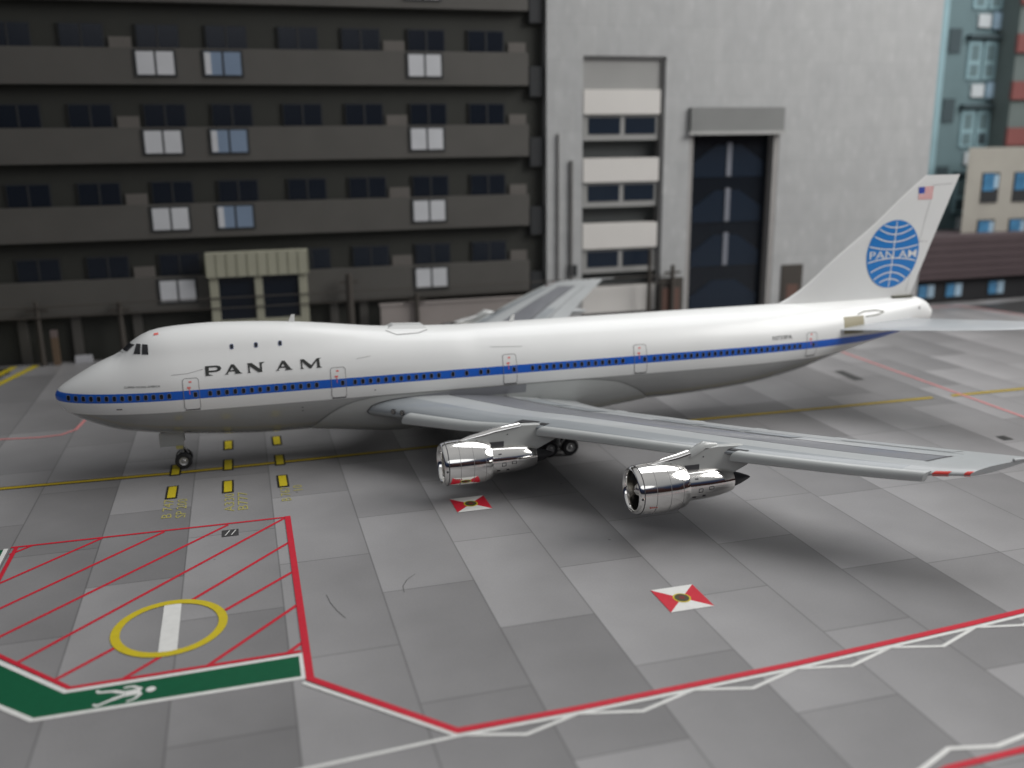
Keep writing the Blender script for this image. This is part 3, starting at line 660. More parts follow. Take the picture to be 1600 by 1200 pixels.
# ------------------------------------------------------------------ engines
def engine(x0, y, z0, side, cap=True):
    e = bpy.data.objects.new('engine', None); COL.objects.link(e); e.parent = plane; e.matrix_parent_inverse = ROOTS[plane].inverted(); e.location = (x0, y, z0)
    ROOTS[e] = Matrix.Translation((x0, y, z0))
    O = (x0, y, z0)
    mb = MB(); mb.lathe([(.26, 1.355), (.1, 1.31), (.02, 1.25), (0, 1.2), (.03, 1.15), (.12, 1.11), (.3, 1.09)], O, 72); mb.build('inlet_lip', [M['chrome']], e, True)
    mb = MB(); mb.lathe([(.31, 1.368), (.7, 1.42), (1.2, 1.45), (1.7, 1.45), (2.2, 1.43), (2.65, 1.38), (3.0, 1.29), (3.1, 1.25), (3.1, 1.2), (2.6, 1.14)], O, 72)
    cowl = mb.build('fan_cowl', [M['chrome']], e, True)
    mb = MB()
    for x, r in ((.285, 1.372),): mb.lathe([(x-.02, r-.02), (x-.02, r+.004), (x+.03, r+.008), (x+.03, r-.02)], O, 72, 0)
    for x, r in ((1.0, 1.447), (1.85, 1.448), (2.62, 1.385)): mb.lathe([(x-.012, r-.02), (x-.012, r+.004), (x+.012, r+.004), (x+.012, r-.02)], O, 72, 1)
    mb.build('cowl_seam', [M['line'], M['lineg']], cowl, True)
    mb = MB(); mb.lathe([(.3, 1.09), (.8, 1.07), (1.0, 1.07)], O, 60, 0); mb.build('inlet_duct', [M['chromed']], e, True)
    mb = MB(); nb = 30; mb.lathe([(1.0, 1.08), (1.0, .3)], O, 60, 1)
    for i in range(nb):
        t = 2*math.pi*i/nb; dt = .075
        V = [(x0+.82, y+.3*math.cos(t), z0+.3*math.sin(t)), (x0+.96, y+.3*math.cos(t+dt*2), z0+.3*math.sin(t+dt*2)), (x0+.96, y+1.06*math.cos(t+dt*2.2), z0+1.06*math.sin(t+dt*2.2)), (x0+.84, y+1.06*math.cos(t+.02), z0+1.06*math.sin(t+.02))]
        mb.add(V, [(0, 1, 2, 3)], 0)
    mb.build('fan', [mat('fan_blade', (.05, .05, .05), .4, metal=.6), M['darkmetal']] if 'fanm' not in M else [M['fanm'], M['darkmetal']], e); M.setdefault('fanm', bpy.data.materials['fan_blade'])
    mb = MB(); mb.lathe([(.22, .0), (.24, .12), (.32, .26), (.5, .38), (.82, .44)], O, 32); mb.build('spinner', [M['chromed']], e, True)
    mb = MB(); mb.lathe([(2.7, .98), (3.1, .97), (3.8, .96), (4.6, .93), (5.3, .86), (5.8, .76), (6.15, .66), (6.15, .6)], O, 60); core = mb.build('core_cowl', [M['chrome']], e, True)
    mb = MB(); mb.lathe([(2.75, 1.12), (2.75, .96)], O, 48); mb.build('fan_exit', [M['darkmetal']], e)
    mb = MB(); mb.lathe([(5.9, .56), (6.2, .5), (6.8, .32), (7.3, .12), (7.45, .04), (7.47, 0)], O, 36); mb.lathe([(6.0, .62), (6.0, .4)], O, 36); mb.build('exhaust_plug', [M['darkmetal']], e, True)
    # small vents and access panels on the near side of the core
    def cp(x, a, off=.012):
        r = pch_core(x)+off; return (x0+x, y-side_*r*math.cos(a)*-1 if False else y+side*r*math.cos(a), z0+r*math.sin(a))
    mb = MB()
    for x, a, w, h in ((3.55, .55, .2, .1), (3.42, -.62, .22, .1), (4.05, -.6, .18, .1)):
        mb.add([cp(x, a), cp(x+w, a), cp(x+w, a+h), cp(x, a+h)], [(0, 1, 2, 3)])
    for x, a, w, h in ((3.75, -.22, .24, .22), (4.4, -.12, .28, .18)):
        for (xa, aa), (xb, ab) in (((x, a), (x+w, a)), ((x+w, a), (x+w, a+h)), ((x+w, a+h), (x, a+h)), ((x, a+h), (x, a))):
            t = .018; V = [cp(xa-t, aa-t), cp(xb+t, ab-t) if xa != xb else cp(xb+t, ab), cp(xb+t, ab+t), cp(xa-t, aa+t)]
            if xa == xb: V = [cp(xa-t, aa), cp(xa+t, aa), cp(xa+t, ab), cp(xa-t, ab)]
            mb.add(V, [(0, 1, 2, 3)])
    mb.build('access_panel', [M['line']], core)
    r = 1.42
    mb = MB(); a = -.5
    for k in range(5):
        xx = .62+k*.12; mb.add([(x0+xx, y+side*(1.42)*math.cos(a)+side*.012, z0+1.42*math.sin(a)-.01), (x0+xx+.09, y+side*(1.425)*math.cos(a)+side*.014, z0+1.425*math.sin(a)-.01), (x0+xx+.09, y+side*1.43*math.cos(a+.06)+side*.014, z0+1.43*math.sin(a+.06)), (x0+xx, y+side*1.43*math.cos(a+.06)+side*.012, z0+1.43*math.sin(a+.06))], [(0, 1, 2, 3)])
    mb.build('warning_stencil', [M['redink']], cowl)
    mb = MB(); p = (x0+.16, y+side*1.335*math.cos(-.05), z0-.08); mb.tube((p[0], p[1]-side*.06, p[2]), (p[0], p[1]+side*.02, p[2]), .07, .07, 12); mb.build('inlet_port', [M['line']], e)
    # pylon
    def ply(pts): return [(x0+a, z0+b_) for a, b_ in pts]
    side_pts = [(1.15, 1.40), (2.0, 1.56), (3.4, 1.83), (4.0, 2.05), (5.2, 2.15), (9.2, 1.95), (8.0, 1.25), (6.5, .55), (6.15, .40), (5.2, .70), (2.9, .82), (2.9, 1.15), (1.3, 1.33)]
    mb = MB(); mb.prism(ply(side_pts), y-.22, y+.22); py = mb.build('pylon', [M['fairing']], e)
    bv = py.modifiers.new('b', 'BEVEL'); bv.width = .05; bv.segments = 2
    # bright leading edge of the pylon
    V = []; F = []; path = [(.95, 1.40, .02), (1.3, 1.47, .12), (2.0, 1.63, .2), (2.8, 1.80, .25), (3.5, 1.98, .28)] + ([] if cap else [(4.3, 2.10, .30), (5.2, 2.2, .28)])
    for a, b_, w in path:
        for k in range(9):
            t = math.pi*k/8; V.append((x0+a-.1*math.sin(t), y-w*1.02*math.cos(t), z0+b_-.12+.2*math.sin(t)*min(1, w*5)))
    for j in range(len(path)-1):
        for i in range(8): F.append((j*9+i, j*9+i+1, j*9+i+10, j*9+i+9))
    mesh('pylon_edge', V, F, M['chrome'], py, True)
    V = []; F = []; path = [(3.5, 1.98, .29, .0), (4.0, 2.28, .34, 0), (4.4, 2.5, .3, 0), (4.75, 2.42, .2, 0), (5.3, 2.3, .05, 0)] if cap else [(4.6, 2.1, .1, 0), (5.0, 2.12, .1, 0)]
    for a, b_, w, q in path:
        for k in range(9):
            t = math.pi*k/8; V.append((x0+a-.06*math.sin(t), y-w*math.cos(t), z0+b_-.35+.33*math.sin(t)))
    for j in range(len(path)-1):
        for i in range(8): F.append((j*9+i, j*9+i+1, j*9+i+10, j*9+i+9))
    mesh('pylon_cap', V, F, M['fairing'], py, True)
    mb = MB(); mb.box(x0+2.95, x0+4.05, y-.26, y+.26, z0+.78, z0+1.2); mb.build('pylon_recess_dark', [M['line']], py)  # dark box paints the black of a recess between cowl and core
    mb = MB(); ys_ = y+side*.235
    for a, b_, s_ in ((2.3, 1.38, .05), (4.3, 1.62, .04)): mb.tube((x0+a, y+side*.2, z0+b_), (x0+a, y+side*.24, z0+b_), s_, s_, 10)
    mb.build('pylon_fastener', [M['line']], py)
    # dark patches painting recess shade on the leading edge either side of the pylon
    for sgn in (-1, 1):
        yy = abs(y)+sgn*.55; hw = .42
        if not cap: yy, hw = (abs(y)-.62, .5) if sgn < 0 else (abs(y)+.28, .22)
        mb = MB(); V = []
        for j in range(5):
            yk = yy-hw+2*hw*j/4
            for c, up in ((.075 if sgn < 0 else .06, 1), (.03, 1), (0, 1), (.03, 0)): V.append(wpt(side, yk, c, bool(up), .022))
        mb.add(V, [(j*4+i, j*4+i+1, j*4+i+5, j*4+i+4) for j in range(4) for i in range(3)]); mb.build('pylon_recess_shade', [M['darkmetal']], py)
    return e
pch_core = pchip([(2.7, .98), (3.1, .97), (3.8, .96), (4.6, .93), (5.3, .86), (5.8, .76), (6.15, .66)])
engine(24.1, -11.85, 2.42, -1, False); engine(33.1, -20.9, 2.95, -1); engine(22.6, 11.85, 2.6, 1, False); engine(31.0, 20.9, 3.6, 1)

# ------------------------------------------------------------------ tail
def fin_t(z): return .62*(1-(z-8.5)/13)
FLEX = pchip([(8.7, 53.9), (9.04, 54.9), (10.3, 57.0), (12.2, 59.3), (15.0, 63.0), (17.2, 65.5), (18.8, 67.55)])
FTEX = pchip([(8.7, 67.0), (12.7, 68.5), (16.4, 69.95), (18.8, 70.9)])
def finpt(z, c, sgn, off=0):
    x0, x1 = FLEX(z), FTEX(z); return (x0+(x1-x0)*c, sgn*(fin_t(z)*naca(c)*.95+off), z)
def fin():
    zs = [8.5, 8.75, 9.0, 9.3, 9.8, 10.3]+[11+i*.8 for i in range(10)]+[18.5, 18.75, 18.82]; cs = [0, .005, .02, .05, .1, .2, .3, .4, .5, .6, .7, .8, .9, 1]
    V = []; F = []; n = 2*len(cs)-2
    for z in zs: V += [finpt(z, c, -1) for c in cs]+[finpt(z, c, 1) for c in cs[-2:0:-1]]
    for j in range(len(zs)-1):
        for i in range(n): F.append((j*n+i, j*n+(i+1) % n, (j+1)*n+(i+1) % n, (j+1)*n+i))
    F.append(tuple(range(n))); F.append(tuple(range((len(zs)-1)*n, len(zs)*n)))
    return mesh('tail_fin', V, F, M['white'], plane, True)
FIN = fin()
def fpt(x, z, off): # point on the near skin of the fin
    c = (x-FLEX(z))/(FTEX(z)-FLEX(z)); return finpt(z, min(max(c, .001), .999), -1, off)
def fmesh(name, P, T, off, m_, parent): return mesh(name, [fpt(x, z, off) for x, z in P], T, m_, parent)
# globe emblem
GX, GZ, GA, GB, SH = 64.95, 12.5, 2.55, 2.78, -.10
def gmap(u, v): return (GX+GA*u+.15*v, GZ+GB*v)
P = [gmap(0, 0)]; T = []; K = 56; RN = 10
for r in range(1, RN+1):
    for i in range(K): a = 2*math.pi*i/K; P.append(gmap(r/RN*math.cos(a), r/RN*math.sin(a)))
for i in range(K): T.append((0, 1+i, 1+(i+1) % K))
for r in range(1, RN):
    for i in range(K): a, b_ = 1+(r-1)*K+i, 1+(r-1)*K+(i+1) % K; T.append((a, b_, b_+K, a+K))
emb = fmesh('globe_emblem', P, T, .02, M['bluepaint'], FIN)
def garc(fn, w=.09, n=26):
    P = []; T = []; pts = [fn(i/n) for i in range(n+1)]; pts = [p for p in pts if p[0]**2+p[1]**2 <= .985**2]
    for i, p in enumerate(pts):
        a = pts[max(i-1, 0)]; c = pts[min(i+1, len(pts)-1)]; dx, dz = (c[0]-a[0])*GA, (c[1]-a[1])*GB; l = math.hypot(dx, dz) or 1
        x, z = gmap(*p); P += [(x-dz/l*w/2, z+dx/l*w/2), (x+dz/l*w/2, z-dx/l*w/2)]
    for i in range(len(pts)-1): T.append((2*i, 2*i+1, 2*i+3, 2*i+2))
    return P, T
allP = []; allT = []
def addg(fn, w=.09):
    P, T = garc(fn, w); n = len(allP); allP.extend(P); allT.extend(tuple(i+n for i in t) for t in T)
for v0, sag in ((.20, .10), (.42, .24), (.64, .36), (.84, .30)):
    addg(lambda t, v0=v0, sag=sag: (-1+2*t, v0-.06+sag*(2*t-1)**2*1.25), .10)
for v0, sag in ((-.16, .10), (-.36, .26), (-.58, .40), (-.78, .50)):
    addg(lambda t, v0=v0, sag=sag: (-1+2*t, v0+.04-sag*(2*t-1)**2*1.3), .10)
addg(lambda t: (0.0, .12+.87*t), .09); addg(lambda t: (0.0, -.98+.84*t), .09)
fmesh('emblem_line', allP, allT, .03, M['white'], emb)
V, F = text_obj('t', 'PAN AM', 1, .006); wx_ = max(v[0] for v in V); hy = max(v[1] for v in V)
mesh('emblem_lettering', [fpt(GX-2.35+v[0]/wx_*4.7, GZ-.34+v[1]/hy*.62, .034) for v in V], F, M['white'], emb)
# flag
mb = MB(); fx0, fx1, fz0, fz1 = 66.95, 68.35, 16.9, 17.88
for i in range(13):
    a, b_ = fz0+(fz1-fz0)*i/13, fz0+(fz1-fz0)*(i+1)/13
    mb.add([fpt(fx0, a, .02), fpt(fx1, a, .02), fpt(fx1, b_, .02), fpt(fx0, b_, .02)], [(0, 1, 2, 3)], 0 if i % 2 == 0 else 1)
a, b_, c = fx0, fx0+.58, fz0+(fz1-fz0)*6/13
mb.add([fpt(a, c, .026), fpt(b_, c, .026), fpt(b_, fz1, .026), fpt(a, fz1, .026)], [(0, 1, 2, 3)], 2)
mb.build('flag_emblem', [M['flagred'], M['white'], M['flagblue']], FIN)
mb = MB()
for (xa, za), (xb, zb_) in (((68.2, 18.0), (70.2, 18.1)), ((66.6, 9.3), (68.4, 17.9)), ((68.3, 13.4), (66.8, 13.5))):
    dx, dz = xb-xa, zb_-za; l = math.hypot(dx, dz); V = []
    for k in range(9):
        x, z = xa+dx*k/8, za+dz*k/8; V += [fpt(x-dz/l*.012, z+dx/l*.012, .012), fpt(x+dz/l*.012, z-dx/l*.012, .012)]
    mb.add(V, [(2*k, 2*k+1, 2*k+3, 2*k+2) for k in range(8)])
mb.build('rudder_seam', [M['lineg']], FIN)
mb = MB(); mb.box(65.2, 67.2, -.4, .4, 8.86, 8.98); mb.build('rudder_gap', [mat('olive_gap', (.10, .10, .07), .6)], FIN)
# stabilisers
def stab(side):
    LX = pchip([(1.0, 57.6), (2.3, 58.9), (11.0, 67.8), (11.2, 68.4)]); TX = pchip([(1, 66.4), (11.2, 70.6)]); ZL = pchip([(1, 6.75), (2.3, 6.9), (11.2, 8.0)])
    ys = [1.0, 2.3, 3.5, 5, 6.5, 8, 9.5, 10.4, 11.0, 11.2]; cs = [0, .01, .03, .08, .15, .3, .5, .7, .85, 1]; n = 2*len(cs)-2; V = []; F = []
    for y in ys:
        t = .62-.035*y
        f = lambda c, s: (LX(y)+(TX(y)-LX(y))*c, side*y, ZL(y)+.45*c*(1 if y < 11 else 1)+s*t*.5*naca(c))
        V += [f(c, 1) for c in cs]+[f(c, -1) for c in cs[-2:0:-1]]
    for j in range(len(ys)-1):
        for i in range(n): F.append((j*n+i, j*n+(i+1) % n, (j+1)*n+(i+1) % n, (j+1)*n+i))
    F.append(tuple(range(n))); F.append(tuple(range((len(ys)-1)*n, len(ys)*n)))
    mesh('tailplane', V, F, M['stabm'], plane, True)
M['stabm'] = mat('tailplane_grey', (.36, .375, .39), .4, coat=.2, var=.03, scale=.4)
stab(-1); stab(1)
patch('tail_seal_plate', 59.3, 61.3, 6.55, 7.85, .014, M['tan'], plane, nx=6, nz=4, shear=.12)
mb = MB(); sline(mb, [(60.9, 7.95), (61.6, 8.12), (62.8, 8.14), (63.6, 7.98), (62.9, 7.8), (61.6, 7.72)], .09, .02); mb.build('tail_seal_seam', [mat('olive_dark', (.12, .12, .09), .6)], plane)
mb = MB(); sline(mb, [(67.3, 8.0), (67.5, 8.0)], .18, .02, seg=3); mb.build('tail_port', [M['lineg']], plane)
mb = MB(); mb.lathe([(-.05, .42), (.06, .42), (.06, .36), (-.05, .34)], (69.1, 0, 7.4), 28); mb.build('exhaust_ring', [M['white']], plane, True)

# ------------------------------------------------------------------ landing gear
def wheel(x, y, r, w, parent):
    mb = MB(); V = []
    n = 32; prof = [(-w/2, r*.55), (-w/2, r*.86), (-w*.36, r*.97), (-w*.12, r), (w*.12, r), (w*.36, r*.97), (w/2, r*.86), (w/2, r*.55)]
    def lt(prof, m_):
        Vv = []; Ff = []
        for (a, rr) in prof:
            for i in range(n): t = 2*math.pi*i/n; Vv.append((x+rr*math.cos(t), y+a, r+.015+rr*math.sin(t)))
        for j in range(len(prof)-1):
            for i in range(n): Ff.append((j*n+i, j*n+(i+1) % n, (j+1)*n+(i+1) % n, (j+1)*n+i))
        mb.add(Vv, Ff, m_)
    lt(prof, 0); t_ = mb.build('tyre', [M['rubber']], parent, True)
    mb = MB(); lt([(-w/2+.04, r*.55), (-w/2+.01, r*.5), (-w/2+.06, r*.3), (-w/2-.01, r*.16), (-w/2-.01, 0.0)], 0); lt([(w/2-.04, r*.55), (w/2-.01, r*.5), (w/2-.06, r*.3), (w/2+.01, r*.16), (w/2+.01, 0.0)], 0)
    mb.build('wheel_hub', [mat('hub_silver', (.42, .42, .42), .35, metal=.4) if 'hub' not in M else M['hub']], t_, True); M.setdefault('hub', bpy.data.materials['hub_silver'])
def gear_root(name, loc):
    e = bpy.data.objects.new(name, None); COL.objects.link(e); e.parent = plane; e.matrix_parent_inverse = ROOTS[plane].inverted(); e.location = loc; ROOTS[e] = Matrix.Translation(loc); return e
g = gear_root('nose_gear', (8.15, 0, 0))
wheel(8.15, -.48, .58, .38, g); wheel(8.15, .48, .58, .38, g)
mb = MB(); mb.tube((8.15, -.3, .6), (8.15, .3, .6), .1); mb.tube((8.15, 0, .6), (8.05, 0, 1.6), .11); mb.tube((8.05, 0, 1.5), (7.95, 0, 3.0), .17); mb.tube((8.1, 0, 1.2), (7.2, 0, 2.6), .06); mb.tube((7.75, -.12, .95), (8.1, 0, 1.3), .05); mb.tube((8.2, -.3, 1.5), (8.2, .3, 1.5), .06); mb.tube((8.5, 0, 1.0), (8.15, 0, 1.55), .05)
mb.build('strut', [M['gearg']], g, True)
for s in (-1, 1):
    mb = MB(); mb.box(6.7, 8.3, s*.62-.025, s*.62+.025, 1.75, 2.75); mb.build('gear_door', [M['fairing']], g)
mb = MB(); mb.box(7.75, 8.2, -.72, -.66, 1.55, 1.78); mb.build('gear_placard', [mat('placard_yellow', (.5, .45, .15), .5)], g)
for (gx, gy, h) in ((34.0, -5.3, 2.4), (34.0, 5.3, 2.4), (35.6, -1.95, 1.9), (35.6, 1.95, 1.9)):
    g = gear_root('main_gear', (gx, gy, 0))
    for dx in (-.76, .76):
        for dy in (-.56, .56): wheel(gx+dx, gy+dy, .62, .42, g)
    mb = MB(); mb.tube((gx-.8, gy, .62), (gx+.8, gy, .62), .13); mb.tube((gx, gy, .62), (gx, gy, h+1.2), .2)
    for dx in (-.76, .76): mb.tube((gx+dx, gy-.5, .62), (gx+dx, gy+.5, .62), .09)
    mb.tube((gx, gy, 1.2), (gx+1.3, gy, h+.6), .09); mb.build('strut', [M['gearg']], g, True)
    mb = MB(); mb.box(gx-.9, gx+1.1, gy-.75, gy-.7, 1.55, h+.5); mb.build('gear_door', [M['fairing']], g)

# ------------------------------------------------------------------ background models
def bmat(name, col, var=.06, scale=.3, rough=.7): return mat(name, col, rough, var=var, scale=scale)
BM = dict(wall=bmat('dark_render', (.026, .027, .022)), para=bmat('parapet_render', (.078, .074, .067)), glass=mat('dark_glass', (.006, .010, .018), .25), frame=bmat('dark_frame', (.02, .022, .024)),
          curtain=bmat('curtain_white', (.52, .53, .55)), curtb=bmat('curtain_blue', (.17, .23, .32)), pale=bmat('pale_panel', (.12, .11, .10)))
def copy_tree(o, loc, parent):
    c = o.copy(); COL.objects.link(c); c.parent = parent; c.matrix_parent_inverse = o.matrix_parent_inverse.copy(); c.location = loc
    for ch in list(o.children):
        d = ch.copy(); COL.objects.link(d); d.parent = c; d.matrix_parent_inverse = Matrix.Identity(4)
    return c
# apartment block, left
apt = empty('apartment_building', (12, 40, 0), 'tall dark brown-grey apartment block with long parapet bands behind the nose', 'building')
mb = MB(); mb.box(-34, 47.1, 39.4, 56, -.1, 46); mb.build('wall', [BM['wall']], apt)
tops = [38.9, 31.15, 23.55, 15.85, 8.35]
for zt in tops:
    mb = MB(); mb.box(-34, 45.2, 38.1, 39.4, zt-3.45, zt); mb.build('parapet', [BM['para']], apt)
    mb = MB(); mb.box(45.5, 47.1, 38.6, 39.4, zt-4.6, zt-1.4); mb.build('balcony_box', [BM['frame']], apt)
COLX = [-29.1, -22.4, -15.6, -8.9, -2.3, 4.75, 11.35, 18.5, 25.0, 32.0, 38.6]
w0 = None
for zt in tops+[46.5]:
    for x in COLX:
        if w0 is None:
            mb = MB(); mb.box(0, 4.15, 39.15, 39.4, 0, 2.4); mb.box(1.98, 2.17, 39.05, 39.15, .12, 2.28)
            w0 = mb.build('window', [BM['frame']], apt)
            mb = MB(); mb.box(.15, 1.98, 39.1, 39.15, .15, 2.25); mb.box(2.17, 4.0, 39.1, 39.15, .15, 2.25); p = mb.build('pane', [BM['glass']], w0)
            w0.location = (x, 0, zt-.05)
        else: copy_tree(w0, (x, 0, zt-.05), apt)
# curtained lower panes standing on the parapets
def curtained(x, zt, m1, m2):
    mb = MB(); mb.box(x, x+4.0, 37.98, 38.1, zt-2.75, zt-.15); w = mb.build('curtained_window', [BM['frame']], apt)
    mb = MB(); mb.box(x+.25, x+1.9, 37.93, 37.98, zt-2.55, zt-.35, 0); mb.box(x+2.12, x+3.75, 37.93, 37.98, zt-2.55, zt-.35, 1)
    if m1 != m2 or m1 is BM['curtb']: mb.box(x+.25, x+.85, 37.9, 37.93, zt-2.5, zt-.4, 2)
    mb.build('curtain', [m1, m2, BM['curtain']], w)
for zt in tops:
    for x in (4.45, 31.6, -22.6): curtained(x, zt, BM['curtain'], BM['curtain'])
    if zt > 10: curtained(10.9, zt, BM['curtb'], BM['curtb'])
    for x, w in ((2.2, 2.1), (29.4, 2.3), (43.2, 2.0)):
        mb = MB(); mb.box(x, x+w, 39.15, 39.4, zt, zt+1.1); mb.build('sill_lit_panel', [BM['pale']], apt)  # pale panel paints the sill-lit patch of wall beside the windows
for x in (-14, -9.5, -4.4, 1.6, 22.2, 25.5):
    mb = MB(); mb.box(x, x+.9, 38.9, 39.4, -.1, 4.7); mb.build('ground_floor_pier', [BM['para']], apt)
# porch
po = empty('entrance_porch', (14.5, 36.5, 0), 'small beige porch box with two dark windows against the apartment block', 'porch')
bg_ = bmat('beige_tile', (.31, .305, .235)); bgl = bmat('beige_groove', (.2, .2, .14))
mb = MB(); mb.box(9.5, 20.0, 36.5, 38.05, 8.3, 10.8)
mb.build('canopy', [bg_], po)
mb = MB()
for i in range(11): mb.box(9.5+i*1.05-.04+.0, 9.5+i*1.05+.04, 36.44, 36.5, 8.4, 10.7)
mb.build('canopy_groove', [bgl], po)
mb = MB(); mb.box(9.7, 10.6, 36.9, 38.05, -.1, 8.3); mb.box(14.3, 15.1, 36.9, 38.05, -.1, 8.3); mb.box(18.9, 19.8, 36.9, 38.05, -.1, 8.3); mb.box(10.6, 14.3, 36.95, 38.05, -.1, 3.6); mb.box(15.1, 18.9, 36.95, 38.05, -.1, 3.6)
mb.build('pillar', [bg_], po)
for x in (10.6, 15.1):
    mb = MB(); mb.box(x, x+3.75, 37.3, 38.05, 3.6, 8.3); mb.build('dark_window', [BM['glass']], po)
# low pale wall
mb = MB(); mb.box(27.5, 46.3, 36.6, 37.0, -.05, 4.2); mb.box(27.4, 46.4, 36.5, 37.05, 4.2, 4.5); lw = mb.build('low_wall', [bmat('pinkish_wall', (.27, .24, .225))])
tag(lw, 'low pale pinkish wall in front of the apartment block beside the far wing', 'wall')
# railway style posts along the foot of the buildings
def pole(x, h, y, label, thick=.32, arm=True):
    e = empty('utility_pole', (x, y, 0), label, 'pole', 'poles along the foot of the buildings')
    mb = MB(); mb.tube((x, y, -.05), (x, y, h), thick, thick*.7, 10); mb.build('post', [BM['frame2']], e, True)
    if arm: mb = MB(); mb.box(x-1.0, x+1.0, y-.12, y+.12, h-1.0, h-.75); mb.build('crossarm', [BM['frame2']], e)
BM['frame2'] = bmat('weathered_post', (.05, .043, .036)); BM['rust'] = bmat('rusty_panel', (.12, .065, .05))
pole(-7.2, 6.6, 37.3, 'tall thin dark pole at the far left edge of the apartment block', .3)
pole(.6, 6.2, 37.3, 'thin dark pole between the nose and the left edge of the apron', .36)
pole(24.2, 8.0, 36.6, 'thick dark pole just right of the beige porch', .5)
pole(31.5, 5.6, 36.2, 'slim dark pole in front of the low pinkish wall', .3)
pole(59.6, 9.3, 36.6, 'slim grey pole in front of the striped window bay', .28, False)
pole(62.6, 7.2, 36.6, 'dark pole between the window bay and the tall glass shaft', .34)
mb = MB()
for z_, zz in ((6.1, 5.4), (5.0, 4.6)): mb.tube((-30, 37.2, z_), (24.2, 36.6, z_), .07, .07, 6); mb.tube((24.2, 36.6, z_), (62.6, 36.6, zz+.6), .07, .07, 6)
tag(mb.build('overhead_cable', [BM['frame2']]), 'two dark cables strung between the poles along the buildings', 'cable')
mb = MB(); mb.box(61.2, 64.2, 36.9, 37.4, -.05, 5.6); mb.box(61.5, 63.7, 36.8, 36.9, .5, 4.4, 1); tag(mb.build('utility_cabinet', [BM['frame2'], BM['rust']]), 'rusty brown cabinet at the foot of the pale building', 'cabinet')
mb = MB(); mb.box(-6.2, -5.6, 37.0, 37.6, -.05, 2.9, 0); mb.box(-6.2, -5.6, 37.0, 37.6, 2.9, 3.6, 1); tag(mb.build('marker_post', [bmat('post_orange', (.12, .08, .05)), bmat('post_pale', (.14, .11, .105))]), 'short pale and orange post at the far left edge of the apron', 'post')
mb = MB(); mb.box(-4.2, -2.6, 37.2, 38.0, 0.02, .7); tag(mb.build('kerb_block', [bmat('kerb_pale', (.4, .4, .42))]), 'small pale block lying at the far left edge of the apron', 'block')

# pale building
def panel_mat():
    m, N, L, b = newmat('pale_cladding')
    tc = N.new('ShaderNodeTexCoord'); sx = N.new('ShaderNodeSeparateXYZ'); L.new(tc.outputs['Object'], sx.inputs[0])
    cb = N.new('ShaderNodeCombineXYZ'); L.new(sx.outputs[0], cb.inputs[0]); L.new(sx.outputs[2], cb.inputs[1])
    br = N.new('ShaderNodeTexBrick'); br.inputs['Scale'].default_value = 1; br.inputs['Brick Width'].default_value = 2.6; br.inputs['Row Height'].default_value = 3.8; br.inputs['Mortar Size'].default_value = .05
    br.inputs['Color1'].default_value = (.375, .38, .38, 1); br.inputs['Color2'].default_value = (.395, .40, .398, 1); br.inputs['Mortar'].default_value = (.355, .36, .36, 1); L.new(cb.outputs[0], br.inputs['Vector'])
    nz = N.new('ShaderNodeTexNoise'); nz.inputs['Scale'].default_value = .5; nz.inputs['Detail'].default_value = 5
    sc = N.new('ShaderNodeMapping'); sc.inputs['Scale'].default_value = (1.3, 1, .8); L.new(tc.outputs['Object'], sc.inputs[0]); L.new(sc.outputs[0], nz.inputs['Vector'])
    mr = N.new('ShaderNodeMapRange'); mr.inputs[1].default_value = .3; mr.inputs[2].default_value = .7; mr.inputs[3].default_value = .93; mr.inputs[4].default_value = 1.06; L.new(nz.outputs[0], mr.inputs[0])
    mx = N.new('ShaderNodeVectorMath'); mx.operation = 'SCALE'; L.new(br.outputs['Color'], mx.inputs[0]); v2 = N.new('ShaderNodeTexVoronoi'); v2.inputs['Scale'].default_value = .55; L.new(sc.outputs[0], v2.inputs['Vector'])
    m3 = N.new('ShaderNodeMapRange'); m3.inputs[1].default_value = .05; m3.inputs[2].default_value = .35; m3.inputs[3].default_value = 1.10; m3.inputs[4].default_value = 1.0; L.new(v2.outputs['Distance'], m3.inputs[0])
    m4 = N.new('ShaderNodeMath'); m4.operation = 'MULTIPLY'; L.new(mr.outputs[0], m4.inputs[0]); L.new(m3.outputs[0], m4.inputs[1])
    L.new(m4.outputs[0], mx.inputs['Scale']); L.new(mx.outputs[0], b.inputs['Base Color'])
    b.inputs['Roughness'].default_value = .65; return m
PM = panel_mat(); LB = bmat('bay_white', (.62, .60, .57), .02); LG = bmat('bay_grey', (.30, .30, .29), .03); SH_ = bmat('bay_shadow', (.045, .05, .05)); NV = mat('navy_glass', (.006, .014, .028), .3); NVD = mat('deep_navy_glass', (.004, .007, .012), .25); JB = bmat('jamb', (.30, .29, .28))
pb = empty('pale_office_building', (72, 40, 0), 'tall pale grey office block with a striped window bay and a dark glass shaft', 'building')
mb = MB()  # wall in pieces round the openings
for x0, x1, z0, z1 in ((47.3, 51.6, -.1, 46), (51.6, 61.7, 30.9, 46), (61.7, 65.0, -.1, 46), (65.0, 76.9, 25.3, 46), (76.9, 98.6, -.1, 46)): mb.box(x0, x1, 38.1, 40.2, z0, z1)
mb.box(47.3, 98.6, 40.2, 58, -.1, 46); mb.build('wall', [PM], pb)
bay = bpy.data.objects.new('window_bay', None); COL.objects.link(bay); bay.parent = pb; bay.matrix_parent_inverse = ROOTS[pb].inverted(); bay.location = (56, 39, 0); ROOTS[bay] = Matrix.Translation((56, 39, 0))
mb = MB(); mb.box(51.6, 61.7, 40.0, 40.2, 0, 30.9, 0); mb.box(51.6, 61.3, 38.6, 40.0, 27.3, 30.6, 1); mb.build('bay_back', [SH_, LG], bay)  # dark back colour paints the shadow strips between the bay bands
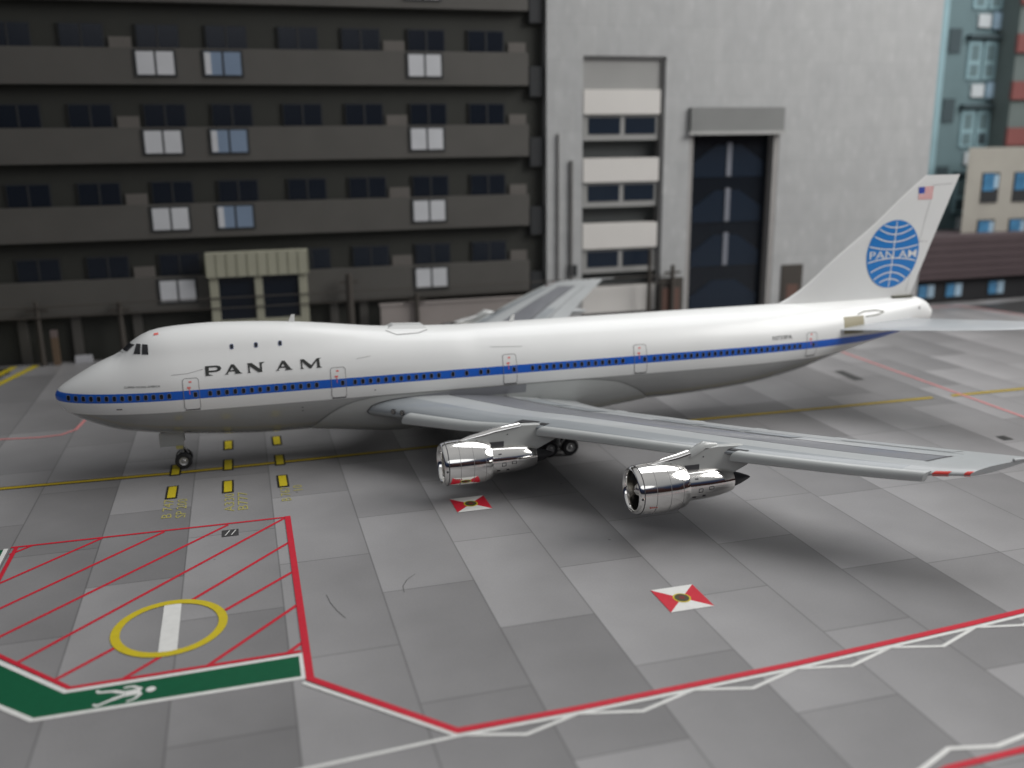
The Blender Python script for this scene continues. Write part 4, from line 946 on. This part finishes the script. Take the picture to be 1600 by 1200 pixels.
mb = MB(); mb.box(61.35, 61.7, 38.3, 39.9, 0, 30.9); mb.box(51.6, 61.7, 38.3, 39.9, 30.6, 30.9); mb.build('bay_edge', [bmat('bay_edge', (.14, .14, .14))], bay)
for k, (za, zb_) in enumerate(((27.3, 24.6), (19.7, 17.0), (12.2, 9.3), (4.7, 1.6))):
    mb = MB(); mb.box(51.8, 61.2, 38.3, 40.0, zb_, za); mb.build('bay_band', [LB], bay)
    if k < 3:
        mb = MB(); mb.box(51.9, 61.25, 38.7, 40.0, zb_-2.9, zb_)
        f_ = mb.build('bay_window', [LG], bay)
        mb = MB(); mb.box(52.5, 56.4, 38.62, 38.7, zb_-2.2, zb_-.35); mb.box(57.0, 60.8, 38.62, 38.7, zb_-2.2, zb_-.35); mb.build('pane', [NV], f_)
sh = bpy.data.objects.new('glass_shaft', None); COL.objects.link(sh); sh.parent = pb; sh.matrix_parent_inverse = ROOTS[pb].inverted(); sh.location = (71, 39, 0); ROOTS[sh] = Matrix.Translation((71, 39, 0))
mb = MB(); mb.box(64.8, 77.1, 37.5, 38.08, 22.5, 25.3); mb.build('lintel', [bmat('lintel_grey', (.20, .205, .20))], sh)
mb = MB(); mb.box(64.6, 77.3, 37.4, 37.5, 22.2, 22.6); mb.build('lintel_lip', [bmat('lip_grey', (.36, .36, .35))], sh)
mb = MB(); mb.box(65.0, 65.5, 38.15, 39.6, 0, 22.2); mb.box(76.2, 76.9, 38.15, 39.6, 0, 22.2); mb.build('jamb', [JB], sh)
mb = MB(); mb.box(65.5, 76.2, 39.5, 39.7, 0, 25.2); mb.build('shaft_back', [NVD], sh)
for zt in (22.0, 16.6, 11.2, 5.6):
    mb = MB(); c = 70.9; z1_ = max(zt-5.0, .1)
    mb.prism([(c-4.6, z1_+.2), (c+4.6, z1_+.2), (c+4.6, z1_+2.0), (c+1.6, zt-1.0), (c-1.6, zt-1.0), (c-4.6, z1_+2.0)], 39.38, 39.5); s_ = mb.build('shaft_pane', [NV], sh)
    if zt > 6: mb = MB(); mb.box(c-.32, c+.32, 39.25, 39.37, z1_+.3, zt-.7); mb.build('mullion', [bmat('mullion_pale', (.17, .18, .21)) if 'mul' not in BM else BM['mul']], s_); BM.setdefault('mul', bpy.data.materials['mullion_pale'])
mb = MB(); mb.tube((48.6, 37.9, 3), (48.6, 37.9, 22.5), .13, .13, 8); mb.tube((50.2, 37.9, 5.5), (50.2, 37.9, 19.5), .22, .22, 8); mb.build('drain_pipe', [bmat('pipe_grey', (.16, .155, .15))], pb, True)
mb = MB(); mb.box(49.9, 50.9, 37.7, 38.08, 6.3, 7.6); mb.build('meter_box', [BM['frame']], pb)
mb = MB(); mb.box(78.2, 81.2, 37.95, 38.08, .2, 6.3, 0); mb.box(79.0, 80.6, 37.9, 37.95, .4, 3.8, 1); mb.build('side_door', [BM['frame2'], BM['rust']], pb)

# right-hand buildings
lo_ = empty('brown_shed', (112, 38, 0), 'low building with a deep purplish brown fascia over a dark strip with blue windows', 'building')
mb = MB(); mb.box(98.7, 150, 39.2, 46, -.1, 3.2); mb.build('wall', [bmat('shed_black', (.012, .012, .014))], lo_)
mb = MB(); mb.box(98.65, 150, 38.3, 46.5, 3.2, 8.8)
mb.build('fascia', [bmat('purple_brown', (.072, .050, .054))], lo_)
mb = MB()
for i in range(5): mb.box(98.6, 150, 38.22, 38.3, 3.9+i*1.0, 3.98+i*1.0)
mb.build('fascia_groove', [bmat('groove_brown', (.05, .034, .038))], lo_)
BLG = mat('bright_blue_glass', (.06, .19, .34), .3, var=.35, scale=.6)
for x in (99.6, 104.0, 110.9, 117.6, 124.4):
    mb = MB(); mb.box(x, x+2.7, 39.1, 39.2, .6, 2.5); f_ = mb.build('window', [BM['frame']], lo_)
    mb = MB(); mb.box(x+.12, x+1.4, 39.05, 39.1, .7, 2.4); mb.box(x+1.55, x+2.6, 39.05, 39.1, .7, 2.4, 1); mb.build('pane', [BLG, bmat('sky_glass', (.30, .42, .52), .2) if 'sk' not in BM else BM['sk']], f_); BM.setdefault('sk', bpy.data.materials['sky_glass'])
cr = empty('cream_building', (112, 42, 0), 'cream coloured building with small blue windows above the brown fascia', 'building')
mb = MB(); mb.add([(x, y, z) for z in (8.8, 20.0) for x, y in ((108, 42), (150, 42), (150, 49), (114, 49))], [(0, 1, 2, 3), (4, 5, 6, 7), (0, 1, 5, 4), (1, 2, 6, 5), (2, 3, 7, 6), (3, 0, 4, 7)]); mb.build('wall', [bmat('cream_render', (.34, .325, .285))], cr)
for zt, hh in ((16.8, 4.0), (10.5, 1.9)):
    for x in (110.55, 115.8, 121.0, 126.2):
        mb = MB(); mb.box(x, x+2.8, 41.85, 42.0, zt-hh, zt); f_ = mb.build('window', [BM['frame']], cr)
        mb = MB(); mb.box(x+.15, x+1.9, 41.8, 41.85, zt-min(2.4, hh-.1), zt-.15, 0); mb.box(x+1.9, x+2.6, 41.79, 41.85, zt-min(2.1, hh-.2), zt-.3, 1); mb.build('pane', [BLG, BM['sk']], f_)
tw = empty('glass_tower', (115, 54, 0), 'teal grey glass tower rising behind the tail fin', 'building')
TG = bmat('teal_grey', (.12, .185, .20)); TL = bmat('teal_light', (.26, .40, .44)); TD = bmat('teal_dark', (.045, .07, .08)); TW = bmat('tower_white', (.50, .54, .56))
mb = MB(); mb.box(99.5, 122, 54, 70, -.1, 62); mb.build('wall', [TG], tw)
mb = MB(); mb.box(111.3, 112.3, 53.7, 54, 0, 62); mb.build('corner_pier', [TL], tw)
rr = random.Random(5)
for k in range(-2, 4):
    zr = 25.6+9.6*k
    mb = MB(); mb.box(112.9, 114.9, 53.8, 54, zr-2.0, zr+1.3); mb.build('dark_opening', [TD], tw)
    mb = MB(); mb.box(115.8, 121.6, 53.0, 54, zr, zr+.45); mb.build('floor_band', [TD], tw)
    for j in range(2):
        x = 116.3+j*2.7; mb = MB(); mb.box(x, x+2.3, 53.75, 54, zr+4.0, zr+9.3); f_ = mb.build('window', [TL], tw)
        mb = MB(); mb.box(x+.45, x+1.8, 53.7, 53.75, zr+6.6, zr+8.7, 0); mb.box(x+.45, x+1.8, 53.7, 53.75, zr+4.4, zr+6.0, rr.randint(0, 1)); mb.build('pane', [TG, TD], f_)
    mb = MB(); mb.box(117.4, 119.5, 53.6, 54, zr+1.5, zr+3.3); mb.build('white_panel', [TW], tw)
    mb = MB(); mb.box(120.0, 121.8, 53.6, 54, zr+1.3, zr+3.6); mb.build('light_panel', [BM['sk']], tw)
rb = empty('red_tower', (126, 50, 0), 'brick red and grey banded tower at the right edge behind the cream building', 'building')
mb = MB(); mb.box(121.3, 150, 50.2, 66, -.1, 62); mb.build('wall', [bmat('tower_grey', (.12, .15, .145))], rb)
for k in range(8):
    z = 1.0+k*6.4; mb = MB(); mb.box(121.0, 150, 49.7, 50.2, z, z+2.5); mb.build('brick_band', [bmat('brick_red', (.20, .065, .06)) if 'br' not in BM else BM['br']], rb); BM.setdefault('br', bpy.data.materials['brick_red'])
